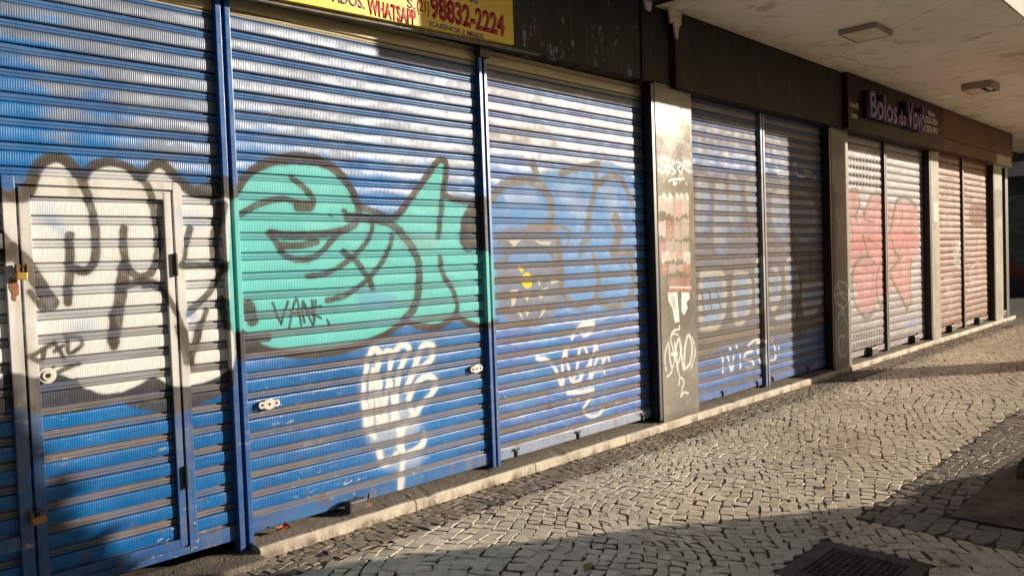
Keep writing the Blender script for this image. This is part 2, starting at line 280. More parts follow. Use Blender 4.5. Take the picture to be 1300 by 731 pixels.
STROKES = """B p 0 0.008 0.93 0.907,2.002 1.003,2.018 1.071,2.083 1.133,2.188 1.209,2.219 1.285,2.198 1.342,2.136 1.42,2.197 1.496,2.199 1.587,2.171 1.634,2.174 1.712,2.221 1.795,2.162 1.893,2.087 2.093,2.088 2.05,1.167 2.041,0.985 1.925,0.912 1.702,0.874 1.592,0.906 1.499,0.942 1.436,0.986 1.358,0.964 1.235,0.957 1.084,0.975 0.986,1.017 0.84,1.077
W p 0 0.008 0.97 0.905,1.971 1.011,1.974 1.072,1.989 1.107,2.021 1.141,2.125 1.207,2.174 1.264,2.138 1.303,2.081 1.346,2.083 1.379,2.132 1.443,2.162 1.533,2.154 1.583,2.094 1.631,2.097 1.653,2.143 1.703,2.173 1.764,2.131 1.805,2.076 1.875,2.028 1.98,2.012 2.09,2.02 2.064,1.438 2.048,1.121 1.978,1.039 1.825,1.008 1.709,1.024 1.641,1.069 1.6,1.074 1.491,1.033 1.387,1.027 1.301,1.06 1.231,1.123 1.151,1.159 1.059,1.152 0.972,1.188 0.867,1.196
B s 0.044 0.006 0.94 0.927,1.996 1.001,1.99 1.056,1.991 1.091,2.021 1.129,2.124 1.202,2.19 1.277,2.159 1.326,2.056 1.363,1.938 1.373,1.818 1.364,1.697 1.318,1.643 1.27,1.66
B s 0.044 0.006 0.94 1.256,1.818 1.248,1.661 1.232,1.496
B s 0.04 0.006 0.94 1.248,1.661 1.318,1.645
B s 0.042 0.006 0.94 1.339,2.129 1.381,2.168 1.47,2.191 1.573,2.149 1.635,2.055 1.664,1.944 1.679,1.817 1.665,1.69 1.627,1.621 1.566,1.609 1.519,1.659 1.503,1.749 1.509,1.852
B s 0.064 0.006 0.94 1.502,1.653 1.483,1.544 1.458,1.422 1.432,1.288
B s 0.047 0.006 0.94 1.477,1.558 1.585,1.58 1.666,1.556
B s 0.032 0.006 0.94 1.597,1.559 1.665,1.549 1.73,1.445 1.768,1.342 1.806,1.222 1.829,1.102
B s 0.049 0.006 0.94 1.633,2.15 1.711,2.199 1.779,2.132 1.848,2.063 1.936,2.042 2.108,2.059
B s 0.039 0.006 0.94 1.852,1.857 1.817,1.744 1.801,1.658
B s 0.043 0.006 0.94 1.784,1.658 1.917,1.652 2.071,1.653
B s 0.057 0.006 0.94 2.025,1.981 1.984,1.787 1.986,1.667
B s 0.04 0.006 0.94 2.023,1.636 1.94,1.506 1.815,1.396
B s 0.03 0.006 0.94 1.92,1.411 1.877,1.303 1.857,1.202
B s 0.057 0.006 0.94 2.007,1.457 2.039,1.319
B s 0.035 0.006 0.94 1.787,1.137 1.758,1.285 1.746,1.329
B s 0.073 0.006 0.94 0.93,1.843 0.99,1.756 1.052,1.692 1.104,1.601 1.156,1.496
B s 0.031 0.006 0.94 1.067,1.552 1.125,1.466
B s 0.064 0.006 0.94 0.914,1.733 0.977,1.725
B s 0.042 0.006 0.94 1.007,1.768 1.035,1.686
B s 0.033 0.006 0.94 1.432,1.424 1.427,1.261
B s 0.038 0.006 0.95 1.441,1.356 1.431,1.255
B s 0.04 0.006 0.95 1.779,1.309 1.815,1.133
B s 0.041 0.006 0.95 1.815,1.133 1.881,1.337
B s 0.023 0.006 0.95 1.048,1.25 1.098,1.273 1.156,1.299
B s 0.023 0.006 0.95 1.119,1.271 1.103,1.221 1.065,1.239
B s 0.023 0.006 0.95 1.164,1.307 1.204,1.221
B s 0.022 0.006 0.95 1.162,1.263 1.2,1.287
B s 0.022 0.006 0.95 1.223,1.317 1.224,1.247 1.281,1.278 1.276,1.317 1.216,1.329
B s 0.024 0.006 0.95 1.164,1.156 1.216,1.179 1.269,1.192
B s 0.014 0.006 0.95 1.136,1.172 1.158,1.189
B s 0.022 0.006 0.95 1.22,1.096 1.253,1.112
L s 0.044 0.03 0.45 1.186,1.87 1.219,1.844
L s 0.049 0.03 0.45 1.815,1.396 1.836,1.38
L s 0.072 0.06 0.35 1.132,1.946 1.165,1.921
L s 0.089 0.05 0.35 1.28,1.369 1.316,1.366
L s 0.098 0.05 0.3 1.812,1.932 1.898,1.89
B p 0 0.01 0.9 2.098,2.024 2.148,2.127 2.244,2.21 2.42,2.286 2.603,2.304 2.772,2.27 2.879,2.181 2.964,2.041 3.103,1.986 3.249,1.963 3.411,2.126 3.581,2.301 3.653,2.364 3.734,2.31 3.71,2.106 3.882,2.08 4.064,2.074 4.045,1.572 4.194,1.522 4.177,1.203 4.016,1.126 3.865,1.15 3.75,1.203 3.578,1.153 3.416,1.167 3.287,1.209 3.109,1.144 2.893,1.088 2.669,1.07 2.44,1.09 2.228,1.14 2.056,1.176
G p 0 0.01 0.97 2.07,2.006 2.155,2.085 2.223,2.157 2.319,2.206 2.457,2.235 2.642,2.239 2.769,2.204 2.865,2.124 2.916,2.011 2.949,1.977 3.101,1.947 3.247,1.915 3.408,2.065 3.592,2.26 3.65,2.316 3.685,2.286 3.659,2.094 3.822,2.045 3.909,2.026 3.845,1.927 3.823,1.775 4.014,1.707 4.128,1.615 4.206,1.453 4.164,1.25 4.018,1.17 3.868,1.2 3.747,1.247 3.58,1.202 3.418,1.219 3.263,1.232 3.062,1.169 2.826,1.114 2.607,1.109 2.403,1.139 2.25,1.187 2.125,1.289 2.037,1.331
B s 0.051 0.005 0.92 2.072,2.04 2.127,2.067 2.186,2.15 2.282,2.221 2.42,2.274 2.582,2.294 2.728,2.258 2.856,2.161 2.94,2.031 2.934,1.912 2.84,1.853 2.685,1.827 2.477,1.818 2.32,1.829
B s 0.04 0.005 0.92 2.148,1.94 2.271,2.001 2.408,2.033 2.527,2.01 2.592,1.999 2.622,2.04 2.552,2.111 2.484,2.158
B s 0.07 0.005 0.92 2.516,1.992 2.588,1.993
B s 0.041 0.005 0.92 2.33,1.837 2.374,1.749 2.43,1.691 2.53,1.671 2.636,1.699 2.726,1.773 2.806,1.848
B s 0.045 0.005 0.92 2.394,1.757 2.514,1.756 2.63,1.779
B s 0.061 0.005 0.92 2.866,1.93 3.028,1.926 3.196,1.895 3.317,1.798 3.414,1.654 3.419,1.488 3.377,1.336 3.277,1.247
B s 0.036 0.005 0.92 3.056,1.913 3.034,1.819 2.948,1.722 2.83,1.644 2.695,1.584 2.556,1.571
B s 0.043 0.005 0.92 2.822,1.715 2.921,1.646 2.997,1.546 3.034,1.476
B s 0.037 0.005 0.92 3.212,1.819 3.161,1.699 3.058,1.583 2.96,1.509 2.819,1.439 2.686,1.415
B s 0.047 0.005 0.92 3.248,1.943 3.41,2.106 3.58,2.29 3.652,2.347 3.706,2.313 3.668,2.115 3.634,1.945 3.611,1.808
B s 0.042 0.005 0.92 3.66,2.111 3.766,2.076 3.911,2.068 4.063,2.063
B s 0.123 0.005 0.92 3.994,2.039 3.888,1.905 3.896,1.752
B s 0.064 0.005 0.92 3.907,1.971 3.837,1.774
B s 0.043 0.005 0.92 3.617,1.66 3.639,1.542 3.719,1.432 3.762,1.321 3.723,1.237 3.579,1.181 3.417,1.194 3.289,1.246
B s 0.045 0.005 0.92 3.752,1.246 3.867,1.178 4.017,1.144 4.177,1.192
B s 0.042 0.005 0.92 3.289,1.24 3.11,1.164 2.894,1.117 2.67,1.089 2.461,1.101 2.267,1.15 2.101,1.18
B s 0.077 0.005 0.92 2.167,1.415 2.186,1.336
B s 0.051 0.005 0.92 2.195,1.228 2.28,1.227
B s 0.028 0.005 0.92 2.83,1.973 2.846,1.969
B s 0.021 0.005 0.92 2.741,1.941 2.751,1.939
K s 0.016 0.004 0.9 2.319,1.423 2.367,1.295
K s 0.016 0.004 0.9 2.367,1.295 2.417,1.426
K s 0.016 0.004 0.9 2.419,1.273 2.474,1.44 2.5,1.275
K s 0.016 0.004 0.9 2.457,1.351 2.498,1.357
K s 0.016 0.004 0.9 2.522,1.292 2.518,1.42 2.583,1.268 2.58,1.425
K s 0.016 0.004 0.9 2.605,1.423 2.595,1.304
K s 0.017 0.004 0.9 2.642,1.384 2.556,1.362 2.638,1.31
K s 0.017 0.004 0.9 2.68,1.297 2.7,1.258
L s 0.097 0.03 0.5 2.955,1.412 3.171,1.389
E s 0.093 0.05 0.35 3.316,1.778 3.554,1.766
W p 0 0.05 0.45 2.913,0.86 2.933,0.725 2.934,0.579 2.98,0.437 3.088,0.416 3.2,0.425 3.337,0.461 3.382,0.562 3.215,0.727 3.044,0.634 2.977,0.719 2.964,0.823
W p 0 0.05 0.4 3.031,0.368 3.118,0.275 3.346,0.241 3.391,0.357 3.235,0.357
W s 0.047 0.01 0.97 2.974,1.02 3.003,1.069 3.048,1.071 3.063,1.018 3.031,0.918 3.032,0.754 3.041,0.575
W s 0.038 0.01 0.97 2.974,1.02 2.941,0.885 2.926,0.77 2.938,0.651 2.969,0.558 2.985,0.717 2.987,0.864 3.015,0.949
W s 0.039 0.01 0.97 3.072,1.017 3.12,1.056 3.165,1.036 3.142,0.934 3.104,0.744 3.078,0.583
W s 0.039 0.01 0.97 3.057,0.899 3.068,0.749 3.104,0.563
W s 0.044 0.01 0.97 3.164,1.006 3.224,1.075 3.281,1.077 3.308,1.036 3.257,0.98 3.214,0.879 3.187,0.731 3.152,0.585
W s 0.035 0.01 0.97 3.146,0.843 3.166,0.689 3.206,0.546
W s 0.049 0.01 0.97 3.275,0.779 3.339,0.894 3.405,1.026 3.457,1.067 3.517,1.045 3.514,0.982 3.45,0.927 3.359,0.891
W s 0.045 0.01 0.97 3.325,0.602 3.291,0.715 3.375,0.812 3.436,0.842 3.506,0.833 3.534,0.774 3.469,0.704 3.376,0.64 3.324,0.587 3.234,0.525 3.21,0.423 3.224,0.328 3.199,0.211 3.184,0.108
W s 0.047 0.01 0.97 3.032,0.397 3.064,0.316 3.121,0.334 3.169,0.362
W s 0.049 0.01 0.97 3.416,0.446 3.393,0.388 3.332,0.361 3.273,0.342
W s 0.052 0.01 0.97 3.206,0.53 3.199,0.395
W s 0.038 0.01 0.97 2.942,0.724 2.935,0.593 3.002,0.507
W s 0.044 0.02 0.7 3.193,0.212 3.19,0.114
L p 0 0.03 0.85 4.136,2.053 4.266,2.193 4.499,2.284 4.681,2.314 4.902,2.347 5.202,2.375 5.417,2.443 5.713,2.44 5.942,2.337 6.098,2.202 6.054,1.342 5.882,1.162 5.497,1.165 4.909,1.206 4.745,1.133 4.441,1.137 4.132,1.182 4.083,1.282
W s 0.113 0.06 0.25 4.345,2.098 4.61,2.117
W s 0.145 0.07 0.25 4.99,2.161 5.185,2.038
W s 0.154 0.07 0.25 5.586,2.183 5.688,1.958
M p 0 0.03 0.7 4.166,1.588 4.241,1.704 4.136,1.802 4.249,1.86 4.508,1.881 4.814,1.873 4.917,1.694 4.939,1.481 4.914,1.312 4.777,1.152 4.528,1.089 4.297,1.149 4.178,1.276
L p 0 0.015 0.8 4.292,1.604 4.353,1.682 4.499,1.7 4.741,1.675 4.8,1.591 4.643,1.574 4.465,1.6
M s 0.082 0.012 0.86 4.137,2.082 4.294,2.204 4.556,2.246 4.751,2.173 4.828,2.03 4.783,1.883
M s 0.078 0.012 0.86 4.617,2.381 4.655,2.288
M s 0.054 0.012 0.86 4.933,2.317 5.203,2.386 5.452,2.428
M s 0.075 0.012 0.86 5.422,2.41 5.398,2.22 5.325,2.041 5.28,1.864
M s 0.067 0.012 0.86 5.435,2.244 5.632,2.344 5.82,2.273 5.938,2.102
M s 0.119 0.012 0.86 5.688,1.958 5.728,1.843 5.657,1.728
M s 0.088 0.012 0.86 5.616,1.66 5.907,1.655
M s 0.063 0.012 0.86 5.34,1.643 5.41,1.463 5.365,1.286 5.213,1.224 5.01,1.259 4.917,1.375 4.912,1.588 4.889,1.778
M s 0.056 0.012 0.86 4.553,1.882 4.878,1.884
M s 0.062 0.012 0.86 5.882,1.562 5.925,1.372 5.806,1.233 5.572,1.178 5.392,1.251
M s 0.033 0.012 0.86 4.911,1.884 5.04,1.853 5.001,1.735 4.934,1.715
M s 0.039 0.012 0.86 5.165,1.646 5.205,1.755 5.311,1.776
E s 0.031 0.02 0.3 4.194,2.403 4.506,2.415
T s 0.031 0.02 0.3 4.013,2.523 4.117,2.474 4.513,2.545 4.913,2.558
T s 0.091 0.06 0.35 4.176,2.575 4.917,2.653
C h 0 0.004 0.97 4.301,1.778 4.444,1.781 4.369,1.726
C h 0 0.004 0.97 4.608,1.774 4.808,1.762 4.775,1.733 4.652,1.747
C h 0 0.004 0.97 4.31,1.396 4.396,1.401 4.362,1.293 4.318,1.266
C h 0 0.004 0.97 4.439,1.379 4.558,1.383 4.493,1.295
C h 0 0.004 0.97 4.602,1.371 4.759,1.404 4.66,1.306
C h 0 0.004 0.97 4.447,1.258 4.536,1.252 4.487,1.174
C h 0 0.004 0.97 4.332,1.265 4.417,1.24 4.442,1.157
C h 0 0.004 0.97 4.621,1.143 4.689,1.262 4.718,1.219
C h 0 0.004 0.97 4.608,1.483 4.7,1.49 4.641,1.41
C h 0 0.004 0.97 4.763,1.487 4.888,1.44 4.791,1.424
E s 0.023 0.01 0.7 4.317,1.544 4.42,1.581 4.582,1.576 4.734,1.53
Y p 0 0.004 1 4.444,1.49 4.505,1.528 4.563,1.485 4.544,1.414 4.49,1.401 4.45,1.429
Y s 0.031 0.006 0.9 4.419,1.571 4.447,1.544
W s 0.041 0.006 0.92 4.587,0.844 4.673,0.822
W s 0.032 0.006 0.92 4.673,0.828 4.759,0.779 4.824,0.692 4.851,0.622 4.878,0.558 4.893,0.643 4.888,0.764 4.935,0.878 4.987,0.886
W s 0.031 0.006 0.92 4.936,0.892 4.95,0.77 4.977,0.686 5.004,0.601 5.061,0.675 5.098,0.78 5.124,0.872 5.189,0.879
W s 0.027 0.006 0.92 5.025,0.592 5.099,0.602 5.124,0.654 5.071,0.674
W s 0.028 0.006 0.92 5.189,0.879 5.218,0.807
W s 0.03 0.006 0.92 5.11,0.601 5.156,0.65 5.236,0.722 5.307,0.812 5.334,0.906 5.353,0.835
W s 0.028 0.006 0.92 5.271,0.774 5.241,0.611
W s 0.028 0.006 0.92 5.262,0.594 5.336,0.738 5.406,0.773 5.427,0.728 5.444,0.613
W s 0.026 0.006 0.92 5.401,0.675 5.486,0.764 5.519,0.717
W s 0.022 0.006 0.92 5.218,0.6 5.31,0.651 5.423,0.651
W s 0.037 0.006 0.92 5.023,0.964 5.067,1.007 5.155,1.061 5.265,1.072 5.319,1.047 5.283,0.995 5.183,0.969 5.152,1.006
W s 0.048 0.006 0.92 5.177,1.059 5.286,1.057
W s 0.036 0.006 0.92 4.948,0.515 5.105,0.499 5.279,0.497
W s 0.031 0.006 0.92 5.277,0.446 5.151,0.355 5.192,0.293 5.268,0.266 5.369,0.278 5.453,0.335
W s 0.022 0.003 0.95 6.209,2.417 6.266,2.388 6.328,2.435 6.25,2.464 6.233,2.506 6.332,2.524 6.371,2.493
W s 0.022 0.003 0.95 6.328,2.435 6.345,2.381 6.387,2.428 6.349,2.47
W s 0.02 0.003 0.95 6.392,2.517 6.472,2.5 6.409,2.451 6.488,2.411 6.425,2.385
W s 0.02 0.003 0.95 6.513,2.503 6.595,2.485 6.531,2.447 6.591,2.406 6.639,2.511
W s 0.023 0.003 0.95 6.639,2.511 6.745,2.506 6.657,2.455 6.741,2.425
W s 0.016 0.003 0.95 6.762,2.431 6.771,2.427
W s 0.02 0.003 0.95 6.373,2.316 6.464,2.338 6.622,2.346
W s 0.02 0.003 0.95 6.464,2.338 6.453,2.286 6.495,2.304
E s 0.008 0.002 0.7 6.393,2.938 6.398,2.872
E s 0.008 0.002 0.7 6.445,2.932 6.515,2.94 6.471,2.879
E s 0.007 0.002 0.7 6.248,2.802 6.256,2.727
E s 0.007 0.002 0.7 6.32,2.666 6.277,2.597
E s 0.008 0.002 0.7 6.384,2.76 6.408,2.829
E s 0.008 0.002 0.7 6.442,2.698 6.47,2.611 6.502,2.681
E s 0.008 0.002 0.7 6.336,2.601 6.4,2.673 6.417,2.607
W s 0.017 0.004 0.93 6.231,0.548 6.218,0.683 6.284,0.809 6.297,0.674 6.331,0.558 6.377,0.665 6.325,0.828 6.368,0.88 6.449,0.861
W s 0.023 0.004 0.93 6.432,0.523 6.4,0.708 6.468,0.825 6.501,0.651 6.537,0.533 6.568,0.735 6.637,0.844 6.696,0.722 6.645,0.566 6.536,0.521
W s 0.018 0.004 0.93 6.384,0.799 6.435,0.59 6.505,0.742
W s 0.017 0.004 0.93 6.296,0.652 6.33,0.536 6.247,0.49
W s 0.02 0.004 0.93 6.34,0.882 6.39,0.911 6.473,0.916 6.474,0.949
W s 0.035 0.004 0.93 6.338,0.692 6.419,0.683
W s 0.015 0.004 0.93 6.701,0.815 6.75,0.67 6.664,0.517
W s 0.018 0.004 0.93 6.451,0.493 6.454,0.47
W s 0.018 0.004 0.93 6.437,0.386 6.469,0.45 6.53,0.408 6.493,0.333 6.473,0.267
W s 0.018 0.004 0.93 6.473,0.272 6.525,0.301 6.6,0.283
W h 0 0.004 0.97 6.296,1.272 6.458,1.272 6.467,1.131 6.484,0.983 6.402,0.983 6.368,1.115 6.304,1.198
E h 0 0.004 0.6 6.326,1.23 6.415,1.236 6.432,1.088 6.38,1.115
W h 0 0.004 0.97 6.532,1.268 6.667,1.256 6.673,1.198 6.611,1.156 6.634,1.109 6.563,1.038 6.523,1.082
P h 0 0.02 0.4 6.315,1.409 6.701,1.405 6.702,1.266 6.32,1.286
W s 0.015 0.004 0.7 6.33,1.323 6.704,1.301
R s 0.01 0.004 0.6 6.329,1.301 6.703,1.282
C h 0 0.004 0.462362 6.184,2.169 6.206,2.177 6.227,2.18 6.247,2.171 6.267,2.156 6.288,2.16 6.31,2.162 6.303,2.035 6.281,2.02 6.261,2.031 6.24,2.036 6.219,2.038 6.198,2.033 6.176,2.001
P s 0.015 0.004 0.606163 6.202,2.14 6.278,2.141
P s 0.008 0.004 0.412227 6.209,2.115 6.264,2.117
T s 0.01 0.004 0.644162 6.214,2.09 6.257,2.088
P s 0.016 0.004 0.52793 6.206,2.065 6.253,2.063
T s 0.012 0.004 0.440879 6.199,2.04 6.268,2.044
W h 0 0.004 0.419575 6.173,1.942 6.193,1.926 6.214,1.941 6.235,1.937 6.256,1.936 6.278,1.953 6.298,1.937 6.292,1.816 6.269,1.778 6.248,1.791 6.228,1.799 6.208,1.811 6.186,1.8 6.165,1.793
R s 0.016 0.004 0.617807 6.189,1.915 6.275,1.918
R s 0.009 0.004 0.474979 6.204,1.89 6.266,1.895
P s 0.016 0.004 0.356366 6.203,1.866 6.248,1.862
P s 0.011 0.004 0.654327 6.186,1.841 6.25,1.838
P s 0.01 0.004 0.483572 6.186,1.816 6.256,1.819
P h 0 0.004 0.312921 6.163,1.758 6.184,1.756 6.205,1.752 6.224,1.733 6.246,1.746 6.267,1.748 6.289,1.754 6.279,1.56 6.259,1.585 6.238,1.595 6.218,1.602 6.197,1.602 6.176,1.598 6.154,1.576
P s 0.013 0.004 0.642198 6.188,1.716 6.256,1.719
P s 0.015 0.004 0.434652 6.183,1.689 6.23,1.688
T s 0.012 0.004 0.499743 6.178,1.662 6.248,1.659
R s 0.012 0.004 0.422823 6.173,1.634 6.254,1.635
R s 0.011 0.004 0.460081 6.176,1.607 6.249,1.602
W h 0 0.004 0.349308 6.309,2.159 6.331,2.169 6.352,2.163 6.374,2.169 6.397,2.19 6.418,2.18 6.439,2.18 6.429,1.982 6.408,1.997 6.386,1.98 6.366,2.015 6.344,2.009 6.323,2 6.3,1.981
T s 0.013 0.004 0.67298 6.338,2.148 6.392,2.151
T s 0.008 0.004 0.36559 6.343,2.118 6.381,2.117
R s 0.015 0.004 0.590748 6.327,2.088 6.383,2.086
T s 0.013 0.004 0.351146 6.335,2.058 6.379,2.061
R s 0.008 0.004 0.624039 6.336,2.028 6.407,2.027
P h 0 0.004 0.310528 6.298,1.929 6.32,1.95 6.341,1.936 6.362,1.947 6.383,1.929 6.405,1.933 6.427,1.943 6.418,1.765 6.397,1.788 6.376,1.788 6.353,1.763 6.332,1.768 6.31,1.751 6.289,1.763
P s 0.008 0.004 0.471419 6.33,1.914 6.372,1.917
P s 0.008 0.004 0.458909 6.322,1.885 6.39,1.882
R s 0.015 0.004 0.670514 6.327,1.855 6.388,1.859
P s 0.013 0.004 0.373421 6.317,1.825 6.369,1.823
R s 0.014 0.004 0.545402 6.325,1.796 6.382,1.799
C h 0 0.004 0.370459 6.288,1.751 6.31,1.762 6.331,1.746 6.353,1.764 6.373,1.742 6.397,1.772 6.418,1.767 6.409,1.597 6.389,1.621 6.367,1.622 6.344,1.592 6.323,1.601 6.302,1.605 6.281,1.605
P s 0.011 0.004 0.586857 6.319,1.73 6.36,1.729
P s 0.013 0.004 0.677858 6.32,1.704 6.366,1.703
T s 0.014 0.004 0.476763 6.309,1.679 6.388,1.675
P s 0.009 0.004 0.412184 6.301,1.653 6.386,1.649
P s 0.009 0.004 0.376971 6.314,1.626 6.366,1.622
P h 0 0.004 0.498354 6.443,2.169 6.464,2.168 6.487,2.175 6.508,2.153 6.53,2.163 6.552,2.166 6.574,2.16 6.565,1.988 6.543,1.975 6.519,1.954 6.499,1.986 6.477,1.982 6.453,1.946 6.432,1.96
P s 0.015 0.004 0.586389 6.477,2.138 6.548,2.138
R s 0.014 0.004 0.492139 6.473,2.104 6.539,2.102
R s 0.017 0.004 0.464316 6.468,2.07 6.537,2.074
T s 0.017 0.004 0.44932 6.46,2.037 6.532,2.035
T s 0.014 0.004 0.546397 6.456,2.003 6.512,2.005
C h 0 0.004 0.294583 6.431,1.947 6.454,1.959 6.475,1.944 6.497,1.946 6.518,1.93 6.541,1.941 6.563,1.95 6.554,1.763 6.531,1.758 6.51,1.765 6.488,1.777 6.466,1.77 6.444,1.778 6.422,1.772
R s 0.008 0.004 0.55363 6.449,1.917 6.539,1.919
P s 0.008 0.004 0.682235 6.45,1.888 6.512,1.891
P s 0.009 0.004 0.661581 6.444,1.86 6.501,1.862
R s 0.015 0.004 0.601802 6.455,1.831 6.501,1.828
P s 0.015 0.004 0.40397 6.455,1.802 6.514,1.802
C h 0 0.004 0.313553 6.422,1.757 6.443,1.754 6.464,1.731 6.487,1.751 6.509,1.746 6.53,1.737 6.552,1.731 6.544,1.577 6.522,1.575 6.5,1.573 6.479,1.592 6.455,1.554 6.435,1.593 6.411,1.551
R s 0.009 0.004 0.353015 6.448,1.716 6.53,1.718
R s 0.017 0.004 0.589249 6.443,1.687 6.502,1.683
T s 0.011 0.004 0.516218 6.436,1.658 6.508,1.659
P s 0.011 0.004 0.363029 6.444,1.628 6.492,1.626
R s 0.01 0.004 0.663476 6.447,1.599 6.5,1.599
C h 0 0.004 0.411532 6.578,2.158 6.601,2.157 6.623,2.157 6.646,2.158 6.669,2.166 6.691,2.166 6.714,2.17 6.706,2.004 6.682,1.983 6.661,2.011 6.639,2.023 6.615,1.994 6.593,2.004 6.57,2.001
R s 0.008 0.004 0.398239 6.609,2.142 6.679,2.143
P s 0.009 0.004 0.350316 6.613,2.114 6.659,2.115
R s 0.014 0.004 0.362004 6.604,2.085 6.688,2.085
T s 0.015 0.004 0.470737 6.594,2.057 6.678,2.056
P s 0.016 0.004 0.522793 6.602,2.029 6.671,2.033
C h 0 0.004 0.370104 6.568,1.966 6.591,1.964 6.614,1.973 6.636,1.976 6.658,1.961 6.682,1.973 6.705,1.977 6.695,1.791 6.672,1.793 6.648,1.769 6.627,1.798 6.603,1.772 6.581,1.77 6.558,1.771
R s 0.01 0.004 0.450501 6.595,1.939 6.68,1.942
R s 0.014 0.004 0.567071 6.589,1.909 6.644,1.907
R s 0.017 0.004 0.617514 6.586,1.879 6.67,1.878
P s 0.008 0.004 0.531677 6.591,1.849 6.669,1.853
P s 0.009 0.004 0.581223 6.598,1.819 6.664,1.818
W h 0 0.004 0.317812 6.556,1.73 6.58,1.751 6.601,1.734 6.625,1.755 6.646,1.732 6.67,1.75 6.693,1.749 6.686,1.61 6.662,1.597 6.639,1.597 6.615,1.568 6.594,1.585 6.572,1.597 6.548,1.569
R s 0.008 0.004 0.675082 6.573,1.713 6.663,1.708
P s 0.015 0.004 0.419853 6.585,1.688 6.636,1.691
R s 0.012 0.004 0.5005 6.582,1.662 6.648,1.662
T s 0.016 0.004 0.426737 6.584,1.636 6.664,1.638
R s 0.011 0.004 0.484293 6.585,1.61 6.628,1.608
W h 0 0.004 0.500542 6.213,1.663 6.232,1.661 6.251,1.643 6.272,1.661 6.291,1.653 6.312,1.664 6.332,1.661 6.327,1.577 6.306,1.557 6.287,1.577 6.267,1.566 6.246,1.545 6.227,1.545 6.207,1.554
P s 0.008 0.004 0.55 6.227,1.637 6.294,1.636
R s 0.01 0.004 0.55 6.226,1.613 6.305,1.612
Y s 0.008 0.004 0.55 6.225,1.59 6.303,1.588
P h 0 0.004 0.305718 6.206,1.536 6.226,1.542 6.246,1.548 6.266,1.544 6.285,1.537 6.305,1.529 6.325,1.538 6.319,1.413 6.3,1.437 6.281,1.456 6.26,1.434 6.241,1.436 6.221,1.436 6.201,1.43
R s 0.009 0.004 0.55 6.221,1.523 6.282,1.521
Y s 0.008 0.004 0.55 6.22,1.496 6.293,1.493
R s 0.009 0.004 0.55 6.219,1.469 6.274,1.467
C h 0 0.004 0.507169 6.335,1.656 6.355,1.647 6.375,1.643 6.395,1.644 6.416,1.648 6.436,1.65 6.457,1.654 6.452,1.558 6.431,1.539 6.413,1.589 6.392,1.583 6.371,1.561 6.35,1.547 6.331,1.566
P s 0.014 0.004 0.55 6.35,1.635 6.412,1.634
P s 0.009 0.004 0.55 6.349,1.611 6.407,1.61
Y s 0.014 0.004 0.55 6.348,1.587 6.411,1.585
W h 0 0.004 0.315611 6.329,1.528 6.349,1.532 6.37,1.546 6.389,1.528 6.41,1.543 6.431,1.542 6.451,1.531 6.447,1.468 6.425,1.437 6.407,1.47 6.385,1.451 6.365,1.446 6.345,1.459 6.325,1.447
P s 0.01 0.004 0.55 6.344,1.519 6.412,1.517
P s 0.01 0.004 0.55 6.343,1.498 6.405,1.496
R s 0.008 0.004 0.55 6.342,1.476 6.409,1.474
P h 0 0.004 0.406015 6.461,1.652 6.481,1.641 6.503,1.655 6.523,1.642 6.543,1.639 6.564,1.642 6.586,1.656 6.581,1.562 6.56,1.563 6.539,1.559 6.521,1.613 6.5,1.614 6.479,1.599 6.458,1.587
P s 0.012 0.004 0.55 6.477,1.632 6.548,1.631
P s 0.012 0.004 0.55 6.476,1.614 6.542,1.613
Y s 0.008 0.004 0.55 6.475,1.597 6.556,1.595
C h 0 0.004 0.460938 6.454,1.523 6.475,1.524 6.496,1.522 6.517,1.532 6.538,1.531 6.558,1.527 6.58,1.539 6.576,1.459 6.555,1.46 6.534,1.458 6.513,1.46 6.494,1.493 6.473,1.492 6.452,1.48
R s 0.012 0.004 0.55 6.471,1.515 6.521,1.514
P s 0.012 0.004 0.55 6.47,1.497 6.535,1.495
P s 0.015 0.004 0.55 6.469,1.478 6.536,1.476
W h 0 0.004 0.512553 6.585,1.637 6.607,1.647 6.628,1.659 6.649,1.646 6.67,1.637 6.692,1.652 6.713,1.645 6.707,1.528 6.686,1.528 6.664,1.523 6.642,1.51 6.623,1.553 6.602,1.554 6.579,1.511
Y s 0.009 0.004 0.55 6.602,1.63 6.67,1.629
R s 0.01 0.004 0.55 6.6,1.6 6.656,1.599
P s 0.01 0.004 0.55 6.598,1.569 6.654,1.568
P h 0 0.004 0.398364 6.58,1.534 6.6,1.522 6.622,1.537 6.643,1.538 6.664,1.517 6.686,1.538 6.708,1.538 6.701,1.403 6.682,1.451 6.658,1.416 6.637,1.422 6.617,1.441 6.596,1.441 6.573,1.402
P s 0.013 0.004 0.55 6.595,1.512 6.648,1.51
R s 0.01 0.004 0.55 6.594,1.484 6.676,1.481
P s 0.008 0.004 0.55 6.593,1.456 6.676,1.453
W s 0.055 0.01 0.5 6.275,2.175 6.29,2.167
W s 0.055 0.01 0.5 6.374,2.178 6.39,2.17
W s 0.056 0.01 0.5 6.497,2.183 6.513,2.174
W s 0.056 0.01 0.5 6.58,2.185 6.596,2.177
W s 0.057 0.01 0.5 6.664,2.188 6.681,2.18
K s 0.008 0.003 0.672868 6.221,2.227 6.224,2.194 6.209,2.234
K s 0.008 0.003 0.609989 6.246,2.751 6.24,2.744 6.256,2.777 6.2,2.748
E s 0.006 0.003 0.713813 6.623,3.019 6.622,3.027 6.672,3.028 6.614,3.029
K s 0.01 0.003 0.513867 6.669,2.474 6.688,2.459 6.665,2.457 6.738,2.471 6.703,2.445
B s 0.009 0.003 0.449569 6.42,3.044 6.409,3.061 6.42,3.016 6.403,3.045 6.409,3.017
B s 0.007 0.003 0.686773 6.685,3.095 6.685,3.076 6.666,3.115 6.669,3.107
